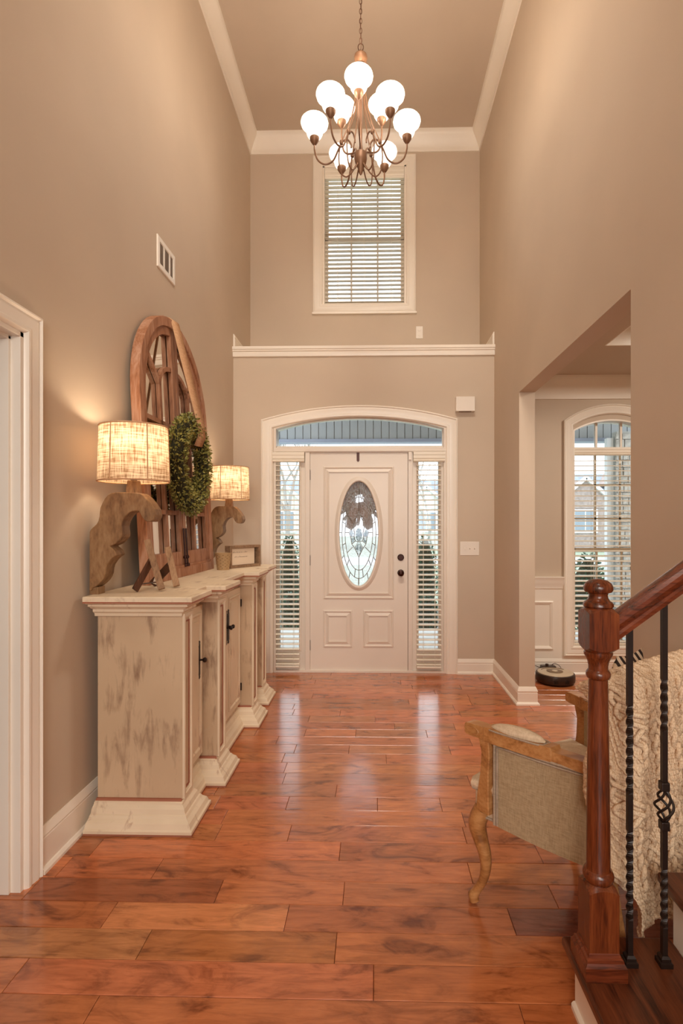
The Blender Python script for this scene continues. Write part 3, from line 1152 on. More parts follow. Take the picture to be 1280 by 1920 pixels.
# ------------------------------------------------------------------ dining window
rt = struct_root('window_5', (DCX, FW, DZB))
outer = [(DOX0, DOZB)] + arc(DOX0, DOX1, DOZS, DOZT)[::-1] + [(DOX1, DOZB)]
mb = MB()
sweep(mb, outer[::-1], True, casing_prof(DIX0 - DOX0, 1.2), XZ(FW - .006))
mb.build('casing', 'trim_white', rt, smooth=True, angle=25)
inn = [(DIX0, DZB)] + arc(DIX0, DIX1, DZS, DZT)[::-1] + [(DIX1, DZB)]
mb = MB()
sweep(mb, inn[::-1], True, [(0, -.15), (0, .002), (.014, .002), (.014, -.15)], XZ(FW))
mb.build('jamb', 'trim_white', rt)
dvz = atY(1110, 838, FW + .03)[1]
gx0_, gx1_ = DIX0 + .016, DIX1 - .016
dmz = atY(1110, 1031, FW + .08)[1]
mb = MB()
mb.box(gx0_, gx1_, FW + .07, FW + .12, dvz - .035, dvz)
for i in (1, 2):
    x = gx0_ + (gx1_ - gx0_) * i / 3
    mb.box(x - .010, x + .010, FW + .08, FW + .11, dvz, DZT - .012)
mb.build('muntin', 'trim_white', rt)
MB().prism([(gx0_, dvz)] + arc(gx0_, gx1_, DZS - .016, DZT - .016)[::-1] + [(gx1_, dvz)], 0, .004, XZ(FW + .095)).build('pane', 'window_glass', rt)
sash(rt, gx0_, gx1_, dmz - .02, dvz - .035, FW + .10, 3, 3, st=.03, matn='trim_white')
sash(rt, gx0_, gx1_, DZB + .014, dmz + .02, FW + .068, 3, 2, st=.03, matn='trim_white')
make_blind('window_blind', 'cream slatted blind in the arched dining room window', gx0_ + .004, gx1_ - .004, DZB + .02, dvz - .09, FW + .035, .0465, (gx0_, gx1_, atY(1110, 853, FW)[1], atY(1110, 838.5, FW)[1], FW + .0, FW + .06), radians(11), cords=(.25, .75), group=None)

# ------------------------------------------------------------------ sideboard
PLY = [(-1.292, 2.31), (-.807, 2.31), (-.807, 2.591), (-.885, 2.591), (-.885, 2.754), (-.782, 2.754), (-.782, 3.051), (-.885, 3.051), (-.885, 3.560), (-.782, 3.560), (-.782, 3.856), (-.885, 3.856), (-.885, 4.008), (-.807, 4.008), (-.807, 4.298), (-1.292, 4.298)]
BODY = [(-1.27, 2.397), (-.878, 2.397), (-.878, 2.506), (-.945, 2.506), (-.945, 2.842), (-.850, 2.842), (-.850, 2.963), (-.945, 2.963), (-.945, 3.648), (-.850, 3.648), (-.850, 3.768), (-.945, 3.768), (-.945, 4.096), (-.878, 4.096), (-.878, 4.212), (-1.27, 4.212)]
SBT = 1.058
sb = thing('sideboard', 'long distressed cream wooden sideboard with breakfront pilasters against left wall', 'sideboard', (-1.06, 3.3, 0))


def ring_solid(prof, name, material, bev=0, path=None):
    mb = MB()
    sweep(mb, path or PLY, True, prof, XY, close_prof=False)
    n = len(PLY)
    if path is None:                       # the back stays near the wall
        for q, (o, h) in enumerate(prof):
            for i in (0, n - 1):
                x, y, z = mb.v[q * n + i]
                mb.v[q * n + i] = (-1.292 + .26 * max(o, 0), y, z)
    mb.f.append(tuple(range(n)))
    k = (len(prof) - 1) * n
    mb.f.append(tuple(range(k, k + n)))
    return mb.build(name, material, sb, bevel=bev)


# back edge of the outline must not move with the profile: the outline's offset at the wall side is hidden
ring_solid([(0, 0), (0, .020), (.008, .026), (.016, .046), (.032, .060), (.038, .070), (.044, .074), (.050, .094), (.062, .108), (.064, .116), (.072, .120), (.078, .126), (.10, .126)], 'plinth', 'rubbed_cream')
ring_solid([(0, .110), (0, .990)], 'carcass', 'rubbed_side', path=BODY)
ring_solid([(.10, .962), (.068, .962), (.066, .976), (.060, .980), (.056, .984), (.056, .996), (.046, .999), (.036, 1.008), (.028, 1.011), (.028, 1.020), (.014, 1.024), (.010, 1.030)], 'cornice', 'rubbed_cream')
ring_solid([(.006, 1.029), (-.002, 1.031), (-.002, SBT - .003), (.001, SBT)], 'top', 'rubbed_top')
ring_solid([(.004, 0), (-.0012, .001), (-.0012, .0075), (.004, .0085)], 'worn_edge', 'rubbed_edge')
ring_solid([(.075, .119), (.0705, .119), (.0765, .1275), (.080, .1275)], 'worn_edge', 'rubbed_edge')
ring_solid([(.004, 1.0285), (-.0032, 1.0295), (-.0032, 1.036), (.002, 1.037)], 'worn_edge', 'rubbed_edge')
BX = -.945    # face of the recessed bays
# pilaster face frames
for a, b, xf in ((2.397, 2.506, -.878), (2.842, 2.963, -.850), (3.648, 3.768, -.850), (4.096, 4.212, -.878)):
    mb = MB()
    sweep(mb, [(a, .124), (b, .124), (b, .970), (a, .970)], True, [(0, 0), (0, .010), (.016, .010), (.019, .006), (.024, .005), (.027, 0)], YZ(xf))
    mb.build('pilaster_frame', 'rubbed_cream', sb)
    mb = MB()
    sweep(mb, [(a + .027, .16), (b - .027, .16), (b - .027, .934), (a + .027, .934)], True, [(0, 0), (0, .004), (.007, .004), (.007, 0)], YZ(xf))
    mb.build('worn_edge', 'rubbed_edge', sb)


def cab_door(y0, y1, hinge_side, plate_y, zc, L):
    z0, z1 = .150, .950
    mb = MB().box(BX, BX + .016, y0, y1, z0, z1)
    sweep(mb, [(y0, z0), (y1, z0), (y1, z1), (y0, z1)], True, [(.035, 0), (.035, .004), (.043, .009), (.05, .006), (.056, 0)], YZ(BX + .016))
    w = y1 - y0
    if w > .24:
        mb.box(BX + .016, BX + .021, y0 + .075, y1 - .075, z0 + .075, z1 - .075)
    d = mb.build('door', 'rubbed_cream', sb, bevel=.0015)
    xx = BX + .016
    # long iron backplate with cut-out ends, and a drop knob
    P = []
    for q, wd in ((-.5, .005), (-.46, .014), (-.42, .007), (-.37, .019), (-.33, .015), (.33, .015), (.37, .019), (.42, .007), (.46, .014), (.5, .005)):
        P.append((wd, q))
    poly = [(plate_y + wd, zc + q * L) for wd, q in P] + [(plate_y - wd, zc + q * L) for wd, q in P[::-1]]
    pl = MB().prism(poly, 0, .005, lambda u, v, h: (xx + .0 + h, u, v))
    pl.build('backplate', 'black_iron', d)
    kn = MB().lathe([(.006, 0), (.005, .016), (.011, .022), (.014, .030), (.010, .037), (.003, .039)], (xx + .004, plate_y, zc), 12, 'X')
    kn.build('knob', 'black_iron', d, smooth=True)
    for hz in (.26, .84):
        hy = y1 if hinge_side > 0 else y0
        MB().lathe([(.005, -.025), (.005, .025)], (xx + .004, hy, hz), 8).build('hinge', 'black_iron', d)


cab_door(2.515, 2.833, -1, 2.770, .665, .20)
cab_door(2.972, 3.3035, -1, 3.282, .735, .215)
cab_door(3.3075, 3.639, 1, 3.330, .735, .215)
cab_door(3.777, 4.087, 1, 3.82, .70, .20)

# ------------------------------------------------------------------ table lamps on corbels
CORB = [(38, 1800), (38, 1780), (38, 1500), (40, 1210), (60, 1180), (88, 1155), (112, 1132), (128, 1100), (138, 1060), (142, 1010), (148, 970), (170, 920), (192, 880), (222, 845), (260, 823), (300, 817), (420, 817), (540, 822), (575, 845), (610, 880), (650, 930), (685, 985), (698, 1040), (690, 1075), (670, 1100), (640, 1112), (610, 1108), (585, 1092), (562, 1062), (545, 1030), (534, 1004), (490, 1003), (455, 1010), (425, 1028), (395, 1060), (372, 1100), (358, 1150), (362, 1200), (368, 1235), (360, 1265), (335, 1300), (300, 1330), (268, 1346), (240, 1356), (268, 1378), (292, 1402), (312, 1445), (275, 1470), (245, 1500), (215, 1545), (202, 1590), (196, 1635), (182, 1672), (160, 1705), (130, 1735), (100, 1760), (60, 1778), (62, 1800)]


def make_lamp(y0, label, seam_rot, watt, sx=0):
    """y0: near face of the corbel"""
    T = .085
    Y1 = 2.385
    pts = [atY(160 + u / 5.3333, 770 + v / 5.3333, Y1) for u, v in CORB]
    dy = y0 - Y1
    cx_ = atY(251, 900, Y1 + T / 2)[0] + sx
    rt = thing('table_lamp', label, 'lamp', (cx_ - .02, y0 + T / 2, SBT), 'corbel table lamps')
    mb = MB().prism(pts, 0, T, lambda u, v, h: (max(u + sx, LW + .014), y0 + h, v))
    mb.build('corbel', 'corbel_wood', rt, bevel=.003)
    # raised face plate following the scroll head
    xm = min(p[0] for p in pts)
    MB().box(LW + .016, LW + .016 + .040, y0 + .012, y0 + T - .012, SBT, SBT + .034).build('foot', 'corbel_wood', rt)
    zt = max(p[1] for p in pts)
    mb = MB().prism([(-.030, 0), (.030, 0), (.022, .06), (-.022, .06)], -.022, .022, lambda u, v, h: (cx_ + u, y0 + T / 2 + h, zt - .003 + v))
    mb.build('neck', 'corbel_wood', rt, bevel=.003)
    yc = y0 + T / 2
    zb, ztop = 1.575, 1.835
    rb, rtop = .158, .150
    n = 48
    mb = MB()
    mb.grid([[(cx_ + (rb + (rtop - rb) * q / 6) * cos(2 * pi * i / n), yc + (rb + (rtop - rb) * q / 6) * sin(2 * pi * i / n) * .92, zb + (ztop - zb) * q / 6) for q in range(7)] for i in range(n)], True)
    sh = mb.build('lamp_shade', 'shade_burlap', rt, smooth=True)
    for z, r_ in ((zb + .004, rb), (ztop - .004, rtop)):
        MB().tube([(cx_ + r_ * cos(2 * pi * i / n), yc + r_ * sin(2 * pi * i / n) * .92, z) for i in range(n)], .0035, 6, closed=True).build('rim', 'ribbon_burlap', sh, smooth=True)
    for i in range(6):
        a = seam_rot + i * pi / 3
        MB().bar((cx_ + (rb + .001) * cos(a), yc + (rb + .001) * sin(a) * .92, zb), (cx_ + (rtop + .001) * cos(a), yc + (rtop + .001) * sin(a) * .92, ztop), .004, .003).build('seam', 'ribbon_burlap', sh)
    mb = MB().lathe([(.012, 0), (.018, .02), (.016, .05), (.014, .055)], (cx_, yc, zt + .05), 12)
    mb.build('socket', 'bronze_dark', rt, smooth=True)
    mb = MB().lathe([(.012, 0), (.018, .03), (.029, .06), (.030, .075), (.022, .095), (.006, .103)], (cx_, yc, zt + .10), 16)
    bulb = mb.build('bulb', 'bulb_glow', rt, smooth=True)
    MB().tube([(LW + .03, y0 + .02, SBT + .002), (LW + .045, y0 + .03, SBT + .03), (LW + .05, y0 + .05, SBT + .06)], .003, 6).build('cord', 'black_iron', rt)
    add_light('lamp_light', 'POINT', (cx_, yc, zt + .235), watt, (1.0, .82, .60), .035)
    return rt


make_lamp(2.385, 'burlap-shaded corbel lamp on the near end of the sideboard, beside the easel', -1.85, 2.7)
make_lamp(4.07, 'burlap-shaded corbel lamp at the far end of the sideboard, behind the wreath', -1.75, 2.7, -.022)

# ------------------------------------------------------------------ arched window mirror leaning on the wall
MY0, MY1, MT, MSP = 2.755, 3.87, 2.662, 2.10
MC, MR_ = (MY0 + MY1) / 2, (MY1 - MY0) / 2
mroot = thing('arched_mirror', 'tall arched wooden window-frame mirror leaning on the left wall', 'mirror', (-1.25, MC, SBT))


def MX(y, z, h):
    """frame space -> world; h is height in front of the frame's back"""
    back = -1.235 - (z - SBT) * .0515
    return (back + h, y, z)


MXf = lambda u, v, h: MX(u, v, h)


def arch_path(ins, n=28):
    r_ = MR_ - ins
    hz = MT - MSP - ins
    return [(MY0 + ins, SBT + ins)] + [(MC - r_ * cos(pi * i / n), MSP + hz * sin(pi * i / n)) for i in range(n + 1)] + [(MY1 - ins, SBT + ins)]


def arch_band(ins0, ins1, h0, h1, name, material):
    A, B = arch_path(ins0), arch_path(ins1)
    mb = MB()
    n = len(A)
    vs = []
    for P in (A, B):
        for h in (h0, h1):
            vs += [MX(y, z, h) for y, z in P]
    fs = []
    for i in range(n):
        j = (i + 1) % n
        fs += [(n + i, n + j, 3 * n + j, 3 * n + i), (i, j, n + j, n + i), (2 * n + i, 2 * n + j, 3 * n + j, 3 * n + i), (i, j, 2 * n + j, 2 * n + i)]
    mb.add(vs, fs)
    return mb.build(name, material, mroot, bevel=.002)


arch_band(0, .055, 0, .052, 'outer_frame', 'old_frame_z')
# the two leaves
for sgn, leafn in ((-1, 'leaf'), (1, 'leaf')):
    yo = MC + sgn * .004                # meeting edge
    A = [p for p in arch_path(.055, 56) if (p[0] - MC) * sgn > -1e-6]
    B = [p for p in arch_path(.105, 56) if (p[0] - MC) * sgn > .045]
    mb = MB()
    # curved stile: quads between outer and inner polyline, resampled by height order
    def resample(P, n=26):
        d = [0]
        for i in range(1, len(P)):
            d.append(d[-1] + sqrt((P[i][0] - P[i - 1][0]) ** 2 + (P[i][1] - P[i - 1][1]) ** 2))
        out = []
        for k_ in range(n):
            t_ = d[-1] * k_ / (n - 1)
            i = max(q for q in range(len(d)) if d[q] <= t_ + 1e-9)
            if i >= len(P) - 1:
                out.append(P[-1])
                continue
            f_ = (t_ - d[i]) / (d[i + 1] - d[i])
            out.append((P[i][0] + (P[i + 1][0] - P[i][0]) * f_, P[i][1] + (P[i + 1][1] - P[i][1]) * f_))
        return out
    if sgn > 0:
        A, B = A[::-1], B[::-1]
    A = resample([(A[0][0], SBT + .07)] + A[1:])
    B = resample([(B[0][0], SBT + .07)] + B[1:])
    h0, h1 = .012, .040
    n = len(A)
    vs = []
    for P in (A, B):
        for h in (h0, h1):
            vs += [MX(y, z, h) for y, z in P]
    fs = []
    for i in range(n - 1):
        j = i + 1
        fs += [(n + i, n + j, 3 * n + j, 3 * n + i), (i, j, n + j, n + i), (2 * n + i, 2 * n + j, 3 * n + j, 3 * n + i), (i, j, 2 * n + j, 2 * n + i)]
    mb.add(vs, fs)
    zt_in = MT - .06
    mb.prism([(yo, SBT + .07), (yo + sgn * .048, SBT + .07), (yo + sgn * .048, zt_in - .012), (yo, zt_in)], h0, h1, MXf)
    ya, yb = yo + sgn * .03, MC + sgn * (MR_ - .09)
    mb.prism([(ya, SBT + .06), (yb, SBT + .06), (yb, SBT + .155), (ya, SBT + .155)], h0, h1, MXf)
    mb.build('leaf', 'old_frame_z', mroot, bevel=.002)
    # muntins
    ym = MC + sgn * .235
    mu = MB()
    w = .013
    def bar2(p, q, wd=w, lo=.012, hi=.036):
        d = Vector((q[0] - p[0], q[1] - p[1]))
        nrm = Vector((-d.y, d.x)).normalized() * wd
        mu.prism([(p[0] + nrm.x, p[1] + nrm.y), (q[0] + nrm.x, q[1] + nrm.y), (q[0] - nrm.x, q[1] - nrm.y), (p[0] - nrm.x, p[1] - nrm.y)], lo, hi, MXf)
    bar2((ym, SBT + .15), (ym, 2.22))
    for z in (1.453, 1.98):
        bar2((MC + sgn * .045, z), (MC + sgn * (MR_ - .095), z))
    bar2((ym, 2.21), (MC + sgn * .40, 2.36))
    pv = None
    for i in range(9):
        a = pi / 2 * i / 8
        p = (ym - sgn * (.19) * (1 - cos(a)), 2.20 + .14 * sin(a))
        if pv:
            bar2(pv, p)
        pv = p
    mu.build('muntin', 'old_frame_z', mroot)
# bottom sill rail
MB().prism([(MY0 + .05, SBT + .052), (MY1 - .05, SBT + .052), (MY1 - .05, SBT + .072), (MY0 + .05, SBT + .072)], .0, .050, MXf).build('sill_rail', 'old_frame_y', mroot)
P = [(MY0 + .03, SBT + .03)] + [(MC - (MR_ - .03) * cos(pi * i / 28), MSP + (MT - MSP - .03) * sin(pi * i / 28)) for i in range(29)] + [(MY1 - .03, SBT + .03)]
MB().prism(P, .004, .010, MXf).build('mirror_glass', 'mirror', mroot)
mb = MB()
for dy in (-.02, .02):
    mb.tube([MX(MC + dy, SBT + .06, .052), MX(MC + dy, SBT + .30, .050)], .006, 8).lathe([(.010, -.01), (.012, 0), (.006, .012)], MX(MC + dy, SBT + .12, .052), 8).lathe([(.010, -.01), (.012, 0), (.006, .012)], MX(MC + dy, SBT + .07, .054), 8)
mb.build('bolt', 'bronze_dark', mroot, smooth=True)

# wreath on a ribbon in front of the mirror
WY, WZ, WXc = 3.25, 1.752, -1.140
wr_ = thing('boxwood_wreath', 'round green boxwood wreath hung on a ribbon over the arched mirror', 'wreath', (WXc, WY, WZ - .3))
RM, Rm = .232, .072
n1_, n2_ = 36, 10
mb = MB()
mb.grid([[(WXc + Rm * .48 * sin(2 * pi * j / n2_), WY + (RM + Rm * .75 * cos(2 * pi * j / n2_)) * cos(2 * pi * i / n1_), WZ + (RM * 1.0 + Rm * .75 * cos(2 * pi * j / n2_)) * sin(2 * pi * i / n1_)) for j in range(n2_ + 1)] for i in range(n1_)], True)
mb.build('core', 'wreath_core', wr_, smooth=True)
rl = random.Random(5)
mb = MB()
for i in range(4200):
    a, b = rl.uniform(0, 2 * pi), rl.uniform(0, 2 * pi)
    rr = Rm * rl.uniform(.72, 1.08)
    c_ = Vector((WXc + rr * .62 * sin(b), WY + (RM + rr * cos(b)) * cos(a), WZ + (RM * 1.0 + rr * cos(b)) * sin(a)))
    nrm = Vector((sin(b), cos(b) * cos(a), cos(b) * sin(a)))
    d = (nrm + Vector((rl.uniform(-1, 1), rl.uniform(-1, 1), rl.uniform(-1, 1))) * .8).normalized()
    sd = d.cross(Vector((rl.uniform(-1, 1), rl.uniform(-1, 1), rl.uniform(-1, 1)))).normalized()
    L, w = rl.uniform(.018, .028), rl.uniform(.0045, .007)
    mb.add([c_, c_ + d * L * .55 + sd * w, c_ + d * L, c_ + d * L * .55 - sd * w], [(0, 1, 2, 3)])
mb.build('leaves', 'boxwood_leaf', wr_, kind='stuff')
# ribbon: from the frame's crown down to the top of the ring and round it
apex = Vector(MX(MC - .01, MT - .002, .058))
rib = []
end = Vector((WXc - .02, WY + .10, WZ + RM - .10))
ctl = [Vector(MX(MC - .01, MT + .008, .014)), Vector(MX(MC - .01, MT + .010, .045)), apex, apex.lerp(Vector((WXc + .050, WY + .045, WZ + RM + .02)), .5), Vector((WXc + .050, WY + .045, WZ + RM + .02)), Vector((WXc + .052, WY + .05, WZ + RM - .05)), Vector((WXc + .03, WY + .05, WZ + RM - .11)), Vector((WXc - .05, WY + .05, WZ + RM - .09)), Vector((WXc - .085, WY + .05, WZ + RM + .03))]
mb = MB()
rows_ = []
for p in ctl:
    rows_.append([p + Vector((-.011, -.040, 0)), p + Vector((.001, 0, 0)), p + Vector((.011, .040, 0))])
mb.grid(rows_)
mb.build('ribbon', 'ribbon_burlap', wr_, smooth=True, solid=.003)

# ------------------------------------------------------------------ small things on the sideboard
ez = thing('tabletop_easel', 'small rustic wooden easel of crossed slats in front of the near lamp', 'easel', (-1.07, 2.58, SBT))


def slat(px, name, material, w, h, up):
    (x0, y0, z0), (x1, y1, z1) = px
    MB().bar((x0, y0, z0), (x1, y1, z1), w, h, up).build(name, material, ez, bevel=.001)


fx, fy = atZ(303, 1109, SBT)
gx, gy = atZ(331, 1103, SBT)
rx, ry = atZ(253, 1111, SBT)
qx, qy = atZ(286, 1099, SBT)
t1 = (-1.118, fy + .06, 1.303)
t2 = (-1.068, gy + .06, 1.262)
slat(((fx, fy, SBT + .011), t1), 'front_leg', 'easel_wood', .030, .016, (.3, -1, 0))
slat(((gx, gy, SBT + .011), t2), 'front_leg', 'easel_wood', .030, .016, (.3, -1, 0))
m1_ = Vector((fx, fy, SBT)).lerp(Vector(t1), .60)
m2_ = Vector((gx, gy, SBT)).lerp(Vector(t2), .55)
slat(((rx, ry, SBT + .011), tuple(m1_ + Vector((-.012, .012, 0)))), 'rear_leg', 'dark_wood', .034, .012, (1, -.4, 0))
slat(((qx, qy, SBT + .011), tuple(m2_ + Vector((-.012, .012, 0)))), 'rear_leg', 'dark_wood', .040, .014, (.2, -1, 0))
MB().bar(tuple(Vector((rx, ry, SBT)).lerp(m1_, .25)), tuple(Vector((qx, qy, SBT)).lerp(m2_, .2)), .006, .006).build('brace', 'dark_wood', ez)
tg = Vector((qx, qy, SBT)).lerp(m2_, .12)
MB().bar(tg + Vector((.004, -.012, -.0)), tg + Vector((.016, -.012, .032)), .022, .001, (.2, -1, 0)).build('price_tag', 'tag_paper', ez)

bx_, by_ = atZ(416, 1069, SBT)
by_ += .03
tb = thing('olive_bucket', 'small tan tapered tin bucket with punched slots beside the framed sign', 'bucket', (bx_, by_, SBT))
mb = MB().lathe([(.042, 0), (.043, .004), (.056, .118), (.058, .122), (.055, .122), (.040, .006)], (bx_, by_, SBT), 28, cap=True)
mb.build('pail', 'basket_tin', tb, smooth=True)
mb = MB()
rb_ = random.Random(2)
for rr in range(9):
    for q in range(9):
        a = 2 * pi * q / 9 + (rr % 2) * .35 + rb_.uniform(-.1, .1)
        z = .014 + rr * .0115
        r_ = .043 + .0133 * z / .118 + .0006
        da = .13
        mb.add([(bx_ + r_ * cos(a + s_ * da), by_ + r_ * sin(a + s_ * da), SBT + z + dz_) for s_, dz_ in ((-1, 0), (0, -.0018), (1, 0), (0, .0018))], [(0, 1, 2, 3)])
mb.build('punched_slots', 'slot_dark', tb)

s0 = Vector((*atZ(431.5, 1066.5, SBT), SBT))
s1 = Vector((*atZ(488.5, 1061, SBT), SBT))
e_ = (s1 - s0)
SWd = e_.length
e_.normalize()
nb = Vector((-e_.y, e_.x, 0))
SH = .168
sg = thing('framed_sign', 'deep wooden box frame with pale lettered card at far end of sideboard', 'sign', tuple((s0 + s1) / 2 + nb * .03))
SF = lambda u, v, h: tuple(s0 + e_ * u + nb * h + Vector((0, 0, v)))
mb = MB()
sweep(mb, [(0, 0), (SWd, 0), (SWd, SH), (0, SH)], True, [(0, 0), (0, .055), (.02, .055), (.02, 0)], SF)
mb.build('frame', 'sign_frame', sg, bevel=.001)
MB().prism([(.01, .01), (SWd - .01, .01), (SWd - .01, SH - .01), (.01, SH - .01)], .044, .050, SF).build('backing', 'dark_wood', sg)
MB().prism([(.022, .022), (SWd - .05, .022), (SWd - .05, SH - .022), (.022, SH - .022)], .020, .026, SF).build('card', 'sign_paper', sg)
mb = MB()
ri = random.Random(9)
for z, u0, u1 in ((.112, .035, .20), (.078, .065, .20)):
    u = u0
    while u < u1:
        w = ri.uniform(.004, .010)
        hh = ri.choice([.006, .008, .012])
        mb.prism([(u, z), (u + .0016, z), (u + .0016, z + hh), (u, z + hh)], .0188, .0196, SF)
        if ri.random() < .7:
            mb.prism([(u, z + hh * .5), (u + w, z + hh * .5), (u + w, z + hh * .5 + .0014), (u, z + hh * .5 + .0014)], .0188, .0196, SF)
        u += w + (.006 if ri.random() < .2 else .002)
mb.build('lettering', 'sign_ink', sg)

# ------------------------------------------------------------------ wall things
vy0, vz1 = atX(293.5, 438, LW)
vy1 = atX(326, 500, LW)[0]
vz0 = atX(293.5, 498, LW)[1]
vt = thing('air_vent', 'white louvred air return grille high on the left wall', 'vent', (LW, (vy0 + vy1) / 2, (vz0 + vz1) / 2))
mb = MB()
sweep(mb, [(vy0, vz0), (vy1, vz0), (vy1, vz1), (vy0, vz1)], True, [(0, 0), (0, .006), (.004, .009), (.030, .009), (.032, .004), (.032, 0)], YZ(LW))
L_ = vy1 - vy0
for q in (.36, .68):
    mb.box(LW, LW + .008, vy0 + L_ * q - .008, vy0 + L_ * q + .008, vz0 + .02, vz1 - .02)
mb.build('frame', 'plastic_white', vt)
MB().box(LW + .0005, LW + .002, vy0 + .02, vy1 - .02, vz0 + .02, vz1 - .02).build('duct', 'vent_dark', vt)
nsl = 13
s0_ = None
for i in range(nsl):
    z = vz0 + .036 + (vz1 - vz0 - .072) * i / (nsl - 1)
    if s0_ is None:
        s0_ = MB().bar((LW + .005, vy0 + .03, z), (LW + .005, vy1 - .03, z), .006, .0015, (1, 0, .9)).build('louvre', 'plastic_white', vt)
        zz0 = z
    else:
        c_ = s0_.copy()
        COL.objects.link(c_)
        c_.location.z = s0_.location.z + (z - zz0)

a, zt_ = atY(853, 746, FW)
b, zb_ = atY(888, 773, FW)
ch = thing('door_chime', 'white box door chime on wall above right of front door', 'chime', ((a + b) / 2, FW, zb_))
MB().box(a, b, FW - .055, FW, zb_ + .0, zt_).build('cover', 'plastic_white', ch, bevel=.004, seg=2)
MB().box(a + .03, b - .03, FW - .045, FW - .02, zb_ - .0015, zb_ + .002).build('grille', 'vent_dark', ch)
a, zt_ = atY(862, 1015.5, FW)
b, zb_ = atY(898, 1041.5, FW)
sw = thing('switch_plate', 'cream triple light switch plate right of the front door', 'light switch', ((a + b) / 2, FW, zb_))
MB().box(a, b, FW - .006, FW, zb_, zt_).build('plate', 'plastic_white', sw, bevel=.003)
for i in range(3):
    x = a + (b - a) * (i + 1) / 4
    z = (zb_ + zt_) / 2
    MB().prism([(FW - .005, z - .010), (FW - .018, z + .004 - (i == 0) * .012), (FW - .016, z + .010 - (i == 0) * .012), (FW - .005, z + .010)], x - .004, x + .004, lambda u, v, h: (h, u, v)).build('toggle', 'plastic_white', sw)
a, zt_ = atY(779.5, 612, UW)
b, zb_ = atY(792.5, 635, UW)
op = thing('outlet_plate', 'white outlet plate on the upper wall below the high window', 'outlet', ((a + b) / 2, UW, zb_))
MB().box(a, b, UW - .006, UW, zb_, zt_).build('plate', 'plastic_white', op, bevel=.003)
for q in (.3, .7):
    z = zb_ + (zt_ - zb_) * q
    MB().lathe([(.016, 0), (.015, -.003)], ((a + b) / 2, UW - .006, z), 12, 'Y').build('socket', 'plastic_white', op)

# ------------------------------------------------------------------ chandelier
CHX, CHY = -.088, 3.35
ZL, ZU = 3.79, 3.97
cd = thing('chandelier', 'two-tier bronze chandelier with nine white glass globes on a chain', 'chandelier', (CHX, CHY, 3.55))
cz = lambda p: (CHX + p[0], CHY + p[1], p[2])
mb = MB().lathe([(.004, 3.60), (.012, 3.615), (.018, 3.635), (.024, 3.655), (.036, 3.68), (.040, 3.70), (.040, 3.735), (.034, 3.74), (.014, 3.75), (.010, 3.80), (.010, 4.20), (.016, 4.25), (.028, 4.272), (.034, 4.29), (.025, 4.305), (.038, 4.322), (.043, 4.342), (.040, 4.356), (.020, 4.368), (.006, 4.392)], (CHX, CHY, 0), 20)
mb.build('column', 'chandelier_bronze', cd, smooth=True)


def bez(P, n=22):
    """smooth curve through points"""
    P = [Vector(p) for p in P]
    Q = [P[0] * 2 - P[1]] + P + [P[-1] * 2 - P[-2]]
    out = []
    for i in range(1, len(Q) - 2):
        for k_ in range(n if i < len(Q) - 3 else n + 1):
            t_ = k_ / n
            a, b, c_, d = Q[i - 1], Q[i], Q[i + 1], Q[i + 2]
            out.append(.5 * ((2 * b) + (-a + c_) * t_ + (2 * a - 5 * b + 4 * c_ - d) * t_ ** 2 + (-a + 3 * b - 3 * c_ + d) * t_ ** 3))
    return out


GLP = [(.026, 0), (.040, .006), (.048, .020), (.053, .040), (.055, .054), (.059, .060), (.072, .066), (.083, .078), (.0875, .093), (.084, .108), (.075, .119), (.064, .126)]


def light_arm(ang, R, zs, pts, lower):
    ca, sa = cos(ang), sin(ang)
    P = [(CHX + r_ * ca, CHY + r_ * sa, z) for r_, z in pts]
    arm = MB().tube(bez(P, 8), .0055, 7).build('arm', 'chandelier_bronze', cd, smooth=True)
    top = (CHX + R * ca, CHY + R * sa, zs)
    MB().lathe([(.006, -.012), (.014, -.004), (.022, .008), (.029, .02), (.030, .036), (.026, .038)], top, 16).build('cup', 'chandelier_bronze', arm, smooth=True)
    g = (top[0], top[1], zs + .034)
    mb = MB().lathe(GLP + [(.060, .126)] + [(r_ - .003, h) for r_, h in GLP[::-1][2:]], g, 24, cap=False)
    mb.build('globe', 'globe_glass', arm, smooth=True)
    add_light('globe_light', 'POINT', (g[0], g[1], g[2] + .135), 3.4, (1.0, .87, .72), .05)


HEX = [radians(a) for a in (-4, -52, -126, 184, 118, 58)]
for a in HEX:
    light_arm(a, .292, ZL, [(.292, ZL - .005), (.290, ZL - .05), (.270, ZL - .105), (.225, ZL - .130), (.175, ZL - .105), (.140, ZL - .03), (.118, ZL + .015), (.085, ZL + .030), (.062, ZL + .005), (.060, ZL - .02)], True)
    # bell rod from the top hub, through the collar, looping under to the bottom hub
    ca, sa = cos(a), sin(a)
    P = [(.020, 4.27), (.028, 4.15), (.045, 4.02), (.080, 3.90), (.122, ZL + .012), (.138, 3.72), (.128, 3.62), (.095, 3.585), (.060, 3.61), (.030, 3.66)]
    MB().tube(bez([(CHX + r_ * ca, CHY + r_ * sa, z) for r_, z in P], 8), .0045, 6).build('bell_rod', 'chandelier_bronze', cd, smooth=True)
    MB().lathe([(.010, -.012), (.013, -.006), (.013, .006), (.010, .012)], (CHX + .122 * ca, CHY + .122 * sa, ZL + .012), 10).build('collar', 'chandelier_bronze', cd, smooth=True)
for a in (-93, 27, 147):
    a = radians(a)
    light_arm(a, .15, ZU, [(.15, ZU - .005), (.15, ZU - .07), (.138, ZU - .15), (.112, ZU - .19), (.075, ZU - .205), (.04, ZU - .215), (.02, ZU - .24)], False)
